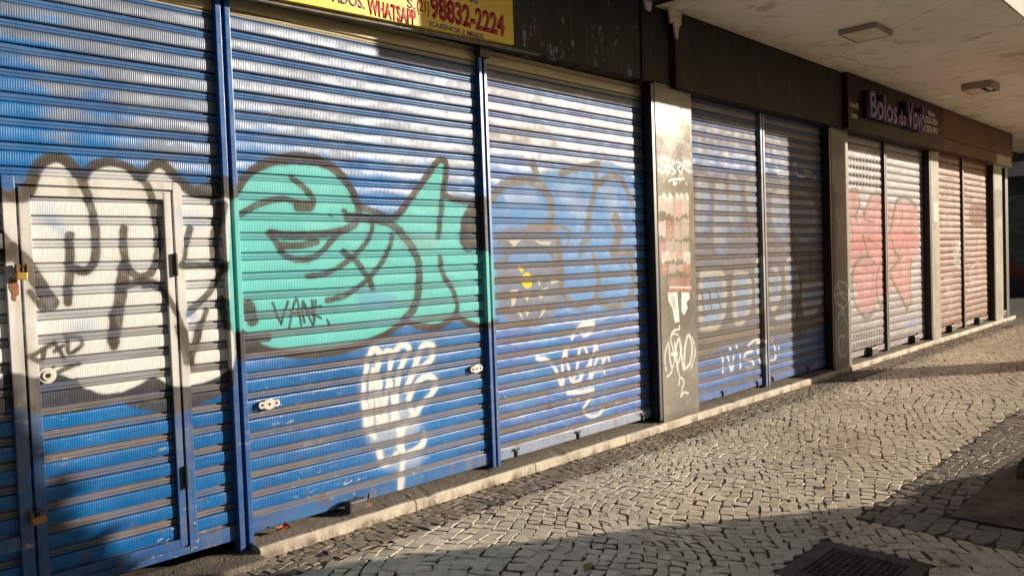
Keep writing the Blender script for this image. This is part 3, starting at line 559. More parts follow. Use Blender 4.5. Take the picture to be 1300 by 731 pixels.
K s 0.009 0.003 0.60333 6.505,2.522 6.53,2.493 6.535,2.532
E s 0.009 0.003 0.628842 6.595,2.42 6.593,2.411 6.619,2.393 6.606,2.394 6.593,2.405
E s 0.009 0.003 0.717697 6.324,3.06 6.317,3.069 6.323,3.076
E s 0.009 0.003 0.476188 6.584,3.063 6.572,3.061 6.592,3.058 6.537,3.075 6.67,3.07
K s 0.007 0.003 0.423022 6.709,2.674 6.707,2.697 6.74,2.646 6.741,2.661 6.744,2.691
E s 0.01 0.003 0.703381 6.703,2.326 6.68,2.308 6.656,2.306 6.685,2.293
E s 0.009 0.003 0.467935 6.607,3.023 6.62,3.027 6.644,2.997 6.55,3.039
B s 0.007 0.003 0.55931 6.442,2.345 6.437,2.338 6.419,2.332 6.414,2.374
K s 0.009 0.003 0.660309 6.495,2.333 6.515,2.355 6.527,2.303 6.575,2.322 6.479,2.328
E s 0.008 0.003 0.658839 6.55,2.928 6.57,2.96 6.554,2.914
E s 0.009 0.003 0.508794 6.253,2.834 6.236,2.846 6.246,2.83
E s 0.009 0.003 0.53352 6.294,2.757 6.316,2.767 6.32,2.777 6.372,2.731 6.232,2.732
B s 0.008 0.003 0.795331 6.267,2.88 6.259,2.87 6.303,2.877 6.261,2.862 6.245,2.844
K s 0.008 0.003 0.661648 6.628,3.032 6.611,3.013 6.606,3.031 6.712,3.032
K s 0.007 0.003 0.487944 6.58,2.701 6.561,2.711 6.531,2.703 6.649,2.693 6.586,2.731
E s 0.007 0.003 0.620747 6.353,2.619 6.353,2.625 6.341,2.636 6.381,2.604 6.375,2.6
B s 0.008 0.003 0.720342 6.588,2.376 6.602,2.341 6.544,2.38 6.628,2.382
K s 0.008 0.003 0.778749 6.361,2.699 6.376,2.722 6.356,2.713 6.314,2.678
B s 0.006 0.003 0.425142 6.501,2.771 6.483,2.759 6.505,2.751
E s 0.01 0.003 0.411502 6.551,2.383 6.54,2.363 6.609,2.417 6.542,2.38 6.663,2.357
K s 0.008 0.003 0.771138 6.308,2.72 6.318,2.735 6.336,2.706
K s 0.006 0.003 0.629641 6.341,3.046 6.339,3.072 6.357,3.05 6.312,3.066
K s 0.007 0.003 0.60589 6.271,2.34 6.254,2.344 6.303,2.338 6.268,2.312 6.209,2.312
K s 0.008 0.003 0.679323 6.382,2.775 6.381,2.772 6.4,2.751
B s 0.008 0.003 0.619152 6.373,2.509 6.363,2.508 6.381,2.537 6.424,2.513
E s 0.008 0.003 0.488763 6.669,2.981 6.649,2.993 6.717,2.96 6.641,2.982 6.605,2.958
K s 0.009 0.003 0.784916 6.436,2.837 6.436,2.853 6.437,2.825 6.458,2.866
K s 0.007 0.003 0.538617 6.255,2.79 6.236,2.785 6.257,2.81
T s 0.006 0.003 0.395709 6.386,0.657 6.427,0.64 6.39,0.643 6.361,0.643
T s 0.01 0.003 0.515961 6.639,0.228 6.639,0.208 6.662,0.202 6.613,0.249
B s 0.006 0.003 0.498869 6.697,0.778 6.658,0.8 6.706,0.79 6.73,0.793
T s 0.009 0.003 0.519311 6.662,0.315 6.701,0.335 6.668,0.324 6.66,0.299
E s 0.008 0.003 0.353083 6.311,0.833 6.332,0.839 6.273,0.809 6.324,0.808
E s 0.008 0.003 0.594613 6.31,0.192 6.299,0.184 6.312,0.21 6.349,0.184
T s 0.007 0.003 0.319893 6.482,0.097 6.488,0.092 6.482,0.109 6.441,0.1
T s 0.008 0.003 0.466554 6.321,0.452 6.363,0.441 6.352,0.471 6.318,0.45
T s 0.005 0.003 0.447035 6.641,0.506 6.618,0.497 6.614,0.502 6.692,0.491
B s 0.006 0.003 0.522987 6.223,0.861 6.221,0.867 6.259,0.842 6.207,0.875
E s 0.008 0.003 0.32976 6.439,0.812 6.461,0.797 6.462,0.794 6.478,0.812
E s 0.009 0.003 0.560278 6.702,0.428 6.677,0.456 6.67,0.418 6.681,0.454
E s 0.007 0.003 0.416009 6.552,0.222 6.6,0.191 6.557,0.194 6.601,0.229
T s 0.007 0.003 0.519385 6.417,0.297 6.458,0.301 6.409,0.314 6.393,0.299
B s 0.006 0.003 0.479163 6.291,0.551 6.284,0.566 6.272,0.525 6.292,0.546
E s 0.008 0.003 0.528353 6.291,0.095 6.281,0.085 6.285,0.088 6.314,0.1
E s 0.006 0.003 0.554162 6.606,0.049 6.581,0.026 6.573,0.035 6.592,0.077
T s 0.006 0.003 0.564142 6.249,0.214 6.272,0.204 6.232,0.198 6.237,0.194
E s 0.007 0.003 0.355696 6.414,0.855 6.452,0.872 6.382,0.862 6.442,0.864
T s 0.009 0.003 0.407837 6.56,0.187 6.576,0.176 6.602,0.206 6.543,0.179
B s 0.009 0.003 0.54637 6.727,0.744 6.747,0.713 6.726,0.752 6.725,0.728
T s 0.005 0.003 0.426443 6.509,0.246 6.558,0.265 6.513,0.252 6.545,0.232
E s 0.009 0.003 0.380826 6.342,0.552 6.336,0.571 6.319,0.549 6.367,0.57
E s 0.009 0.003 0.362668 6.411,0.545 6.373,0.57 6.378,0.53 6.377,0.534
E s 0.007 0.003 0.590837 6.364,0.892 6.406,0.874 6.373,0.891 6.373,0.884
T s 0.008 0.003 0.481423 6.319,0.825 6.335,0.823 6.281,0.843 6.351,0.833
R s 0.005 0.005 0.35 6.534,2.816 6.504,2.788
R s 0.008 0.005 0.35 6.409,2.669 6.425,2.658
R s 0.008 0.005 0.35 6.493,2.577 6.49,2.554
R s 0.008 0.005 0.35 6.663,2.54 6.636,2.526
R s 0.007 0.005 0.35 6.609,2.616 6.621,2.603
R s 0.009 0.005 0.35 6.485,2.728 6.515,2.715
R s 0.009 0.005 0.35 6.348,2.72 6.379,2.713
R s 0.01 0.005 0.35 6.456,2.687 6.459,2.669
R s 0.01 0.005 0.35 6.758,2.605 6.778,2.575
R s 0.008 0.005 0.35 6.615,2.576 6.626,2.546
R s 0.009 0.005 0.35 6.742,2.535 6.741,2.517
R s 0.008 0.005 0.35 6.472,2.497 6.49,2.474
R s 0.007 0.005 0.35 6.347,2.689 6.376,2.667
R s 0.01 0.005 0.35 6.469,2.673 6.47,2.649
R s 0.009 0.005 0.35 6.469,2.708 6.448,2.682
R s 0.008 0.005 0.35 6.687,2.493 6.693,2.461
M p 0 0.05 0.8 6.973,2.385 7.277,2.47 7.594,2.457 7.93,2.485 8.286,2.494 8.568,2.531 9.377,2.458 10.181,2.471 10.246,1.97 10.214,1.365 10.21,0.707 10.086,0.666 9.279,0.59 8.467,0.598 7.58,0.622 6.885,0.675
M p 0 0.1 0.3 6.98,2.869 8.309,2.951 10.335,3.058 10.32,2.78 8.581,2.776 6.988,2.676
C p 0 0.04 0.5 7.063,2.35 7.16,2.414 7.271,2.34 7.299,2.141 7.212,1.94 7.092,1.821 7.021,1.899
L p 0 0.05 0.4 7.112,2.293 7.21,2.357 7.322,2.282 7.351,2.082 7.262,1.881 7.141,1.761 7.07,1.84
C p 0 0.04 0.5 7.425,2.306 7.508,2.371 7.628,2.335 7.658,2.11 7.597,1.738 7.431,1.658 7.361,1.821
L p 0 0.05 0.4 7.478,2.248 7.562,2.312 7.683,2.276 7.713,2.049 7.652,1.676 7.484,1.596 7.413,1.76
C p 0 0.04 0.5 7.714,2.401 7.843,2.449 7.924,2.369 7.954,2.117 7.857,1.904 7.711,1.945
L p 0 0.05 0.4 7.77,2.342 7.899,2.389 7.982,2.308 8.012,2.054 7.914,1.841 7.767,1.883
C p 0 0.04 0.5 8.099,2.377 8.238,2.448 8.325,2.366 8.312,2.125 8.128,2.078
L p 0 0.05 0.4 8.159,2.315 8.298,2.386 8.386,2.303 8.374,2.061 8.188,2.015
C p 0 0.04 0.5 8.697,2.225 8.901,2.345 9.104,2.307 9.141,2.006 8.925,1.82 8.729,1.91
L p 0 0.05 0.4 8.762,2.159 8.969,2.279 9.174,2.239 9.211,1.937 8.992,1.75 8.795,1.842
C p 0 0.04 0.5 9.261,2.289 9.482,2.368 9.758,2.282 9.923,2.115 9.849,1.819 9.503,1.723 9.239,1.866
L p 0 0.05 0.4 9.333,2.221 9.556,2.299 9.835,2.211 10.002,2.042 9.927,1.745 9.577,1.651 9.31,1.796
K p 0 0.05 0.25 9.209,2.31 9.482,2.368 9.697,2.207 9.801,2.015 9.566,1.867 9.186,1.866
W s 0.021 0.006 0.85 8.866,2.627 8.886,2.526 9.064,2.524
W s 0.018 0.006 0.85 9.095,2.618 9.164,2.448
W s 0.019 0.006 0.85 9.28,2.653 9.362,2.681 9.382,2.553 9.602,2.536
W s 0.019 0.006 0.85 9.606,2.613 9.832,2.602
W s 0.017 0.006 0.85 9.858,2.542 9.945,2.522
W s 0.018 0.006 0.85 8.764,2.565 8.965,2.588
C p 0 0.025 0.68 7.071,1.427 7.265,1.481 7.54,1.431 7.611,1.222 7.557,0.956 7.388,0.826 7.154,0.827 7.026,0.917
L p 0 0.04 0.55 7.146,1.355 7.283,1.395 7.475,1.357 7.524,1.201 7.485,1.003 7.368,0.904 7.203,0.903 7.113,0.97
C p 0 0.025 0.68 7.744,1.362 7.896,1.419 8.093,1.391 8.172,1.193 8.091,0.938 7.887,0.825 7.742,0.922
L p 0 0.04 0.55 7.804,1.309 7.911,1.352 8.048,1.33 8.103,1.183 8.046,0.992 7.903,0.906 7.802,0.977
C p 0 0.025 0.68 8.256,1.494 8.421,1.534 8.382,0.961 8.251,0.948
L p 0 0.04 0.55 8.278,1.429 8.393,1.459 8.364,1.03 8.273,1.019
C p 0 0.025 0.68 8.603,1.373 8.804,1.434 8.895,1.247 8.832,1.021 8.63,0.944
L p 0 0.04 0.55 8.648,1.33 8.789,1.376 8.852,1.237 8.807,1.067 8.665,1.008
C p 0 0.025 0.68 9.009,1.474 9.222,1.538 9.375,1.369 9.362,1.131 9.042,1.125
L p 0 0.04 0.55 9.066,1.437 9.216,1.486 9.322,1.359 9.313,1.181 9.089,1.175
C p 0 0.025 0.68 9.478,1.245 10.054,1.221 10.041,0.971 9.796,0.814 9.511,0.81
L p 0 0.04 0.55 9.565,1.187 9.969,1.168 9.959,0.982 9.788,0.863 9.587,0.859
C p 0 0.025 0.68 8.774,0.865 9.241,0.878 9.236,0.795 8.771,0.82
L p 0 0.04 0.55 8.841,0.858 9.168,0.869 9.165,0.808 8.839,0.824
B s 0.042 0.012 0.75 9.23,1.703 9.247,1.514 9.398,1.296 9.413,1.057 9.292,0.827 9.389,0.604
B s 0.038 0.012 0.75 9.694,1.601 9.694,1.285
B s 0.022 0.012 0.75 7.1,1.248 7.143,0.987
B s 0.022 0.012 0.75 7.252,1.24 7.281,1.038
B s 0.023 0.012 0.75 7.409,1.232 7.46,1.046
B s 0.02 0.012 0.75 8.556,1.397 8.702,1.396
M p 0 0.04 0.8 6.984,0.822 8.382,0.784 10.031,0.771 10.084,0.642 8.469,0.643 7.581,0.644 6.99,0.585
W s 0.034 0.006 0.92 7.485,0.53 7.496,0.425
W s 0.034 0.006 0.92 7.478,0.376 7.485,0.361
W s 0.035 0.006 0.92 7.596,0.517 7.633,0.43 7.67,0.342 7.72,0.503
W s 0.03 0.006 0.92 7.642,0.606 7.67,0.582
W s 0.031 0.006 0.92 7.781,0.613 7.798,0.596
W s 0.033 0.006 0.92 7.862,0.509 7.863,0.36
W s 0.034 0.006 0.92 8.137,0.522 8.002,0.515 7.955,0.456 8.132,0.414 8.151,0.346 7.994,0.344
W s 0.034 0.006 0.92 8.335,0.346 8.273,0.486 8.255,0.597 8.347,0.566 8.383,0.363
W s 0.027 0.006 0.92 8.051,0.596 8.235,0.643 8.396,0.605
W s 0.035 0.006 0.92 8.551,0.365 8.673,0.363 8.702,0.439 8.659,0.557 8.61,0.573
W s 0.031 0.006 0.92 8.779,0.488 8.794,0.479
W s 0.019 0.006 0.9 10.194,0.935 10.159,1.071 10.291,1.198 10.502,1.172 10.627,1.046 10.576,0.911 10.4,0.854 10.235,0.932
W s 0.019 0.006 0.9 10.289,1.165 10.366,1.026 10.534,0.948
W s 0.019 0.006 0.9 10.199,1.035 10.41,1.057 10.581,1.014
W s 0.019 0.006 0.9 10.4,0.854 10.268,0.762 10.162,0.653
W s 0.019 0.006 0.9 10.4,0.854 10.478,0.712 10.56,0.613
W s 0.019 0.006 0.9 10.319,0.927 10.441,0.817 10.352,0.756
W s 0.023 0.006 0.9 10.465,0.474 10.295,0.489 10.246,0.359 10.324,0.232 10.479,0.232
W s 0.019 0.006 0.9 10.377,0.431 10.345,0.298
P h 0 0.01 0.476101 10.465,1.582 10.526,1.581 10.524,1.547 10.463,1.548
T h 0 0.01 0.44385 10.305,2.105 10.363,2.106 10.361,2.077 10.303,2.076
P h 0 0.01 0.514251 10.26,1.502 10.321,1.501 10.317,1.429 10.256,1.43
R h 0 0.01 0.45643 10.497,1.989 10.562,1.99 10.56,1.952 10.495,1.952
P h 0 0.01 0.489834 10.51,1.946 10.56,1.947 10.558,1.909 10.508,1.909
P h 0 0.01 0.508428 10.515,1.562 10.579,1.561 10.577,1.523 10.513,1.524
I h 0 0.01 0.403057 10.264,1.993 10.341,1.994 10.338,1.935 10.261,1.934
R h 0 0.01 0.567394 10.395,1.897 10.464,1.897 10.46,1.825 10.392,1.825
C h 0 0.01 0.545673 10.272,2.019 10.319,2.02 10.316,1.963 10.269,1.963
C h 0 0.01 0.307407 10.35,1.597 10.401,1.596 10.397,1.527 10.346,1.529
R h 0 0.01 0.387257 10.18,1.623 10.249,1.622 10.247,1.588 10.178,1.589
C h 0 0.01 0.447034 10.309,2.022 10.388,2.024 10.385,1.969 10.306,1.968
T h 0 0.01 0.376406 10.315,1.537 10.396,1.536 10.393,1.474 10.312,1.476
R h 0 0.01 0.559868 10.554,2.108 10.595,2.109 10.592,2.042 10.551,2.041
C h 0 0.01 0.356617 10.477,1.641 10.512,1.641 10.51,1.606 10.475,1.606
P h 0 0.01 0.394687 10.232,1.771 10.289,1.771 10.286,1.708 10.228,1.709
I h 0 0.01 0.316446 10.321,1.875 10.387,1.875 10.385,1.827 10.319,1.827
R h 0 0.01 0.449207 10.264,1.656 10.304,1.655 10.301,1.598 10.261,1.599
R h 0 0.01 0.457929 10.351,1.576 10.409,1.575 10.406,1.527 10.349,1.528
C h 0 0.01 0.533925 10.252,2.087 10.32,2.088 10.316,2.022 10.249,2.021
T h 0 0.01 0.455934 10.522,2.062 10.576,2.062 10.572,1.994 10.519,1.993
T h 0 0.01 0.375553 10.415,1.659 10.481,1.659 10.479,1.619 10.412,1.62
I h 0 0.01 0.36932 10.273,1.776 10.31,1.775 10.308,1.725 10.27,1.725
C h 0 0.01 0.426149 10.243,1.572 10.283,1.571 10.281,1.532 10.241,1.533
P h 0 0.01 0.568562 10.196,2.054 10.259,2.055 10.257,2.021 10.194,2.02
P h 0 0.01 0.505604 10.302,1.596 10.383,1.595 10.379,1.531 10.298,1.533
E p 0 0.02 0.7 10.249,2.304 10.435,2.327 10.472,2.227 10.343,2.173 10.244,2.204
E s 0.008 0.004 0.6 10.317,2.473 10.354,2.391
E s 0.008 0.004 0.6 10.402,2.494 10.372,2.409
P p 0 0.03 0.62 10.95,2.378 11.125,2.423 11.301,2.41 11.344,2.255 11.284,2.097 11.546,2.142 11.771,2.327 11.993,2.375 12.273,2.302 12.297,1.657 10.912,1.671
P p 0 0.03 0.62 12.386,2.242 12.806,2.231 13.062,2.324 13.384,2.311 13.649,2.251 13.851,2.188 13.869,1.869 13.548,1.644 12.355,1.656
P p 0 0.03 0.62 10.992,1.748 12.349,1.793 12.328,1.407 12.232,0.948 11.949,0.913 11.874,0.791 11.602,0.735 11.281,0.781 11.171,1.077 11.002,1.37
P p 0 0.03 0.62 12.457,1.793 13.843,1.846 13.737,1.455 13.477,1.295 13.448,0.744 12.974,0.881 12.674,1.003 12.411,0.938
O s 0.044 0.015 0.85 11.051,2.429 11.252,2.447 11.374,2.334 11.34,2.177 11.181,2.057 11.28,2.019
O s 0.054 0.015 0.85 11.544,2.102 11.686,2.265 11.883,2.391 12.165,2.422
O s 0.036 0.015 0.85 11.494,2.141 11.593,2.023 11.918,2.007
O s 0.073 0.015 0.85 12.542,1.824 12.674,2.037 12.841,2.296 13.129,2.392 13.52,2.36 13.786,2.255
O s 0.034 0.015 0.85 13.121,2.239 13.073,1.954
O s 0.045 0.015 0.85 13.164,1.845 13.625,1.823
O s 0.026 0.015 0.85 11.074,1.94 11.085,1.669
O s 0.036 0.015 0.85 11.633,1.764 12.067,1.659
O s 0.03 0.015 0.85 13.563,1.913 13.69,1.755
O s 0.065 0.015 0.85 11.383,1.504 11.125,1.366 11.051,1.131 11.129,0.864 11.403,0.663
O s 0.072 0.015 0.85 11.403,0.675 11.597,0.636 11.871,0.741
O s 0.05 0.015 0.85 11.382,1.48 11.643,1.498 11.906,1.393
O s 0.066 0.015 0.85 11.463,1.795 11.646,1.548
O s 0.051 0.015 0.85 12.185,1.411 12.001,1.238 11.952,0.963 12.112,0.699
O s 0.074 0.015 0.85 12.116,0.776 12.327,0.71
O s 0.065 0.015 0.85 12.705,1.582 12.927,1.445 12.539,1.271
O s 0.078 0.015 0.85 12.535,1.193 12.898,0.912 13.239,0.648
O s 0.055 0.015 0.85 13.483,1.405 13.426,1.104 13.449,0.772
O s 0.048 0.015 0.85 12.639,1.74 12.776,1.501 13.084,1.468
O s 0.061 0.015 0.85 13.238,0.635 13.405,0.719
I s 0.075 0.03 0.5 13.75,1.706 13.863,1.424
I s 0.063 0.04 0.3 13.734,1.399 13.785,0.78
U s 0.02 0.008 0.7 13.619,0.408 13.629,0.401
U s 0.031 0.008 0.7 13.585,0.441 13.468,0.419
U s 0.025 0.008 0.7 13.382,0.354 13.236,0.358
U s 0.017 0.008 0.7 13.406,0.473 13.441,0.497
U s 0.024 0.008 0.7 13.524,0.376 13.514,0.39
U s 0.025 0.008 0.7 13.556,0.386 13.525,0.424
U s 0.021 0.008 0.7 13.562,0.494 13.72,0.478
U s 0.02 0.008 0.7 13.577,0.354 13.691,0.313
U s 0.026 0.008 0.7 13.551,0.402 13.553,0.423
U s 0.023 0.008 0.7 13.382,0.429 13.401,0.38
U s 0.016 0.008 0.7 13.312,0.494 13.313,0.487
U s 0.03 0.008 0.7 13.401,0.48 13.469,0.45
U s 0.018 0.008 0.7 13.891,0.415 14.03,0.401
U s 0.016 0.008 0.7 13.445,0.435 13.544,0.442
U s 0.024 0.008 0.7 13.878,0.409 13.908,0.396
U s 0.03 0.008 0.7 13.186,0.477 13.134,0.49
U s 0.018 0.008 0.7 13.419,0.412 13.314,0.394
U s 0.031 0.008 0.7 13.561,0.336 13.528,0.283
U s 0.018 0.008 0.7 13.468,0.363 13.355,0.382
U s 0.019 0.008 0.7 13.513,0.517 13.373,0.575
U s 0.015 0.008 0.7 13.367,0.36 13.238,0.353
U s 0.028 0.008 0.7 13.476,0.405 13.335,0.389
U s 0.023 0.008 0.7 13.785,0.356 13.731,0.393
U s 0.024 0.008 0.7 13.549,0.481 13.491,0.521
U s 0.027 0.008 0.7 13.423,0.381 13.528,0.342
U s 0.03 0.008 0.7 13.427,0.37 13.414,0.363
K h 0 0.004 0.97 11.05,2.876 11.109,2.878 11.106,2.82 11.047,2.818
K h 0 0.004 0.97 11.166,2.879 11.226,2.881 11.223,2.823 11.163,2.821
K h 0 0.004 0.97 11.284,2.882 11.345,2.884 11.342,2.826 11.281,2.824
K h 0 0.004 0.97 11.403,2.886 11.466,2.888 11.463,2.829 11.4,2.827
K h 0 0.004 0.97 11.525,2.889 11.588,2.891 11.585,2.832 11.522,2.83
K h 0 0.004 0.97 11.648,2.893 11.713,2.895 11.709,2.835 11.645,2.833
K h 0 0.004 0.97 11.774,2.896 11.839,2.899 11.836,2.838 11.771,2.836
K h 0 0.004 0.97 11.901,2.9 11.968,2.902 11.964,2.841 11.898,2.839
K h 0 0.004 0.97 12.031,2.904 12.098,2.906 12.095,2.844 12.028,2.842
K h 0 0.004 0.97 12.162,2.907 12.231,2.91 12.228,2.848 12.159,2.845
K h 0 0.004 0.97 11.045,2.776 11.104,2.778 11.101,2.72 11.042,2.718
K h 0 0.004 0.97 11.161,2.777 11.221,2.778 11.218,2.72 11.157,2.719
K h 0 0.004 0.97 11.278,2.777 11.34,2.779 11.336,2.72 11.275,2.719
K h 0 0.004 0.97 11.398,2.778 11.46,2.78 11.457,2.721 11.395,2.719
K h 0 0.004 0.97 11.519,2.779 11.582,2.781 11.579,2.721 11.516,2.72
K h 0 0.004 0.97 11.642,2.78 11.707,2.782 11.703,2.722 11.639,2.72
K h 0 0.004 0.97 11.768,2.781 11.833,2.783 11.83,2.722 11.764,2.721
K h 0 0.004 0.97 11.895,2.782 11.961,2.784 11.958,2.723 11.892,2.721
K h 0 0.004 0.97 12.024,2.783 12.092,2.785 12.088,2.723 12.021,2.721
K h 0 0.004 0.97 12.156,2.784 12.224,2.786 12.221,2.723 12.152,2.722
K h 0 0.004 0.97 11.039,2.661 11.098,2.662 11.095,2.604 11.035,2.603
K h 0 0.004 0.97 11.154,2.661 11.215,2.662 11.212,2.604 11.151,2.603
K h 0 0.004 0.97 11.272,2.661 11.333,2.663 11.33,2.604 11.269,2.603
K h 0 0.004 0.97 11.392,2.662 11.454,2.663 11.451,2.604 11.388,2.603
K h 0 0.004 0.97 11.513,2.662 11.576,2.663 11.573,2.604 11.51,2.603
K h 0 0.004 0.97 11.636,2.662 11.7,2.664 11.697,2.604 11.633,2.603
K h 0 0.004 0.97 11.761,2.663 11.827,2.664 11.823,2.604 11.758,2.603
K h 0 0.004 0.97 11.889,2.663 11.955,2.665 11.952,2.604 11.885,2.602
K h 0 0.004 0.97 12.018,2.664 12.085,2.665 12.082,2.604 12.015,2.602
K h 0 0.004 0.97 12.149,2.664 12.218,2.666 12.215,2.603 12.146,2.602
K h 0 0.004 0.97 11.032,2.545 11.092,2.546 11.089,2.488 11.029,2.488
K h 0 0.004 0.97 11.148,2.546 11.209,2.547 11.205,2.489 11.145,2.488
K h 0 0.004 0.97 11.266,2.547 11.327,2.548 11.324,2.489 11.263,2.488
K h 0 0.004 0.97 11.385,2.548 11.448,2.549 11.444,2.49 11.382,2.489
K h 0 0.004 0.97 11.507,2.549 11.57,2.549 11.567,2.49 11.504,2.489
K h 0 0.004 0.97 11.63,2.549 11.694,2.55 11.691,2.49 11.627,2.49
K h 0 0.004 0.97 11.755,2.55 11.821,2.551 11.817,2.491 11.752,2.49
K h 0 0.004 0.97 11.883,2.551 11.949,2.552 11.946,2.491 11.879,2.49
K h 0 0.004 0.97 12.012,2.552 12.079,2.553 12.076,2.491 12.009,2.491
K h 0 0.004 0.97 12.143,2.553 12.212,2.554 12.209,2.492 12.14,2.491
K h 0 0.004 0.95 11.038,0.44 11.081,0.436 11.079,0.388 11.036,0.392
K h 0 0.004 0.95 11.131,0.44 11.175,0.436 11.172,0.388 11.129,0.392
K h 0 0.004 0.95 11.225,0.44 11.269,0.436 11.267,0.388 11.223,0.392
K h 0 0.004 0.95 11.32,0.44 11.365,0.436 11.362,0.387 11.318,0.391
K h 0 0.004 0.95 11.417,0.44 11.462,0.436 11.459,0.387 11.414,0.391
K h 0 0.004 0.95 11.514,0.439 11.56,0.435 11.557,0.386 11.512,0.39
K h 0 0.004 0.95 11.613,0.439 11.659,0.435 11.657,0.386 11.61,0.39
K h 0 0.004 0.95 11.713,0.439 11.76,0.435 11.757,0.385 11.71,0.39
K h 0 0.004 0.95 11.814,0.439 11.862,0.435 11.859,0.385 11.812,0.389
K h 0 0.004 0.95 11.917,0.439 11.965,0.435 11.962,0.384 11.914,0.389
K h 0 0.004 0.95 12.021,0.439 12.07,0.435 12.067,0.384 12.018,0.388
K h 0 0.004 0.95 12.126,0.439 12.176,0.435 12.173,0.384 12.123,0.388
K h 0 0.004 0.95 12.233,0.439 12.283,0.434 12.28,0.383 12.23,0.387
K h 0 0.004 0.95 11.032,0.316 11.075,0.312 11.072,0.264 11.029,0.269
K h 0 0.004 0.95 11.125,0.316 11.168,0.312 11.166,0.264 11.122,0.268
K h 0 0.004 0.95 11.219,0.316 11.263,0.311 11.26,0.263 11.216,0.267
K h 0 0.004 0.95 11.314,0.315 11.358,0.311 11.356,0.262 11.311,0.267
K h 0 0.004 0.95 11.41,0.315 11.455,0.31 11.453,0.261 11.407,0.266
K h 0 0.004 0.95 11.508,0.314 11.553,0.31 11.551,0.261 11.505,0.265
K h 0 0.004 0.95 11.606,0.314 11.653,0.309 11.65,0.26 11.604,0.264
K h 0 0.004 0.95 11.706,0.313 11.753,0.309 11.751,0.259 11.704,0.263
K h 0 0.004 0.95 11.808,0.313 11.855,0.308 11.852,0.258 11.805,0.263
K h 0 0.004 0.95 11.91,0.312 11.958,0.308 11.956,0.257 11.907,0.262
K h 0 0.004 0.95 12.014,0.312 12.063,0.307 12.06,0.256 12.011,0.261
K h 0 0.004 0.95 12.119,0.311 12.169,0.306 12.166,0.255 12.117,0.26
K h 0 0.004 0.95 12.226,0.311 12.276,0.306 12.273,0.254 12.223,0.259
K s 0.013 0.012 0.7 15.234,2.805 16.17,2.84
K s 0.01 0.012 0.7 15.311,2.854 15.343,2.742
K s 0.01 0.012 0.7 15.539,2.866 15.501,2.452
K s 0.01 0.012 0.7 15.771,2.855 15.749,2.46
K s 0.01 0.012 0.7 15.224,2.624 16.077,2.635
K s 0.01 0.012 0.7 15.218,2.511 15.905,2.429
K s 0.011 0.012 0.7 16.588,2.873 16.847,2.898 17.107,2.8 16.752,2.735
K s 0.014 0.012 0.7 16.532,2.629 16.482,2.483 16.912,2.484 17.009,2.648
K s 0.01 0.012 0.7 15.354,2.265 15.896,2.265
K s 0.01 0.012 0.468679 15.195,2.498 15.11,2.495 15.105,2.509 15.161,2.502
K s 0.01 0.012 0.651979 15.311,2.476 15.281,2.458 15.184,2.493 15.275,2.475
K s 0.011 0.012 0.367661 15.607,2.682 15.726,2.705 15.69,2.699 15.447,2.721
K s 0.011 0.012 0.544432 15.556,2.765 15.659,2.773 15.658,2.79 15.455,2.721
K s 0.012 0.012 0.446391 15.373,2.694 15.228,2.646 15.247,2.644 15.403,2.736
K s 0.012 0.012 0.434679 15.548,2.59 15.693,2.626 15.591,2.558 15.448,2.548
K s 0.011 0.012 0.430267 15.759,2.646 15.911,2.692 15.681,2.587 15.821,2.6
K s 0.012 0.012 0.487216 15.473,2.596 15.494,2.643 15.466,2.563 15.631,2.647
K s 0.011 0.012 0.634187 16.097,2.549 15.984,2.543 16.081,2.546 16.113,2.596
K s 0.011 0.012 0.442834 15.607,2.782 15.559,2.821 15.656,2.838 15.778,2.78
K s 0.008 0.012 0.636234 16.129,2.622 16.236,2.677 16.058,2.609 16.205,2.569
K s 0.008 0.012 0.365055 15.329,2.606 15.418,2.615 15.402,2.656 15.342,2.611
K s 0.012 0.012 0.494306 15.819,2.425 16.015,2.476 15.887,2.415 15.814,2.387
K s 0.012 0.012 0.574994 15.234,2.564 15.202,2.546 15.121,2.504 15.425,2.624
K s 0.008 0.012 0.514683 16.122,2.654 16.228,2.656 16.079,2.702 16.028,2.611
K s 0.01 0.012 0.673738 15.692,2.577 15.804,2.553 15.528,2.552 15.532,2.568
K s 0.014 0.012 0.698668 17.682,2.825 17.552,2.791 17.825,2.888 17.591,2.814
K s 0.013 0.012 0.401588 16.72,2.704 16.599,2.656 16.836,2.67 16.671,2.687
K s 0.009 0.012 0.578003 16.871,2.54 16.91,2.59 17.018,2.525 16.728,2.486
K s 0.013 0.012 0.554571 17.413,2.926 17.521,2.944 17.243,2.881 17.306,2.882
K s 0.01 0.012 0.414432 17.008,2.722 17.027,2.673 17.054,2.736 17.105,2.665
K s 0.012 0.012 0.457347 17.268,2.514 17.173,2.547 17.376,2.506 17.105,2.555
K s 0.01 0.012 0.477792 17.267,2.738 17.173,2.72 17.412,2.757 17.266,2.711
K s 0.01 0.012 0.647045 17.608,2.974 17.664,3.024 17.421,2.947 17.653,2.955
K s 0.013 0.012 0.603123 16.926,2.494 17.138,2.522 16.759,2.452 16.817,2.542
K s 0.009 0.012 0.641605 17.475,2.63 17.591,2.664 17.491,2.606 17.428,2.644
D p 0 0.04 0.75 16.906,2.374 18.018,2.428 18.096,2.066 16.974,2.005
D s 0.035 0.02 0.6 17.735,2.523 17.776,2.396
D s 0.029 0.03 0.5 17.729,2.063 17.737,1.704
W s 0.018 0.008 0.55 15.532,2.162 15.55,2.107
W s 0.018 0.008 0.55 15.709,2.17 15.738,2.114
W s 0.018 0.008 0.55 15.51,1.921 15.509,1.865
W s 0.018 0.008 0.55 15.407,2.204 15.449,2.15
W s 0.018 0.008 0.55 15.316,2.184 15.354,2.13
W s 0.018 0.008 0.55 15.669,2.016 15.7,1.96
W s 0.018 0.008 0.55 15.671,2.067 15.651,2.012
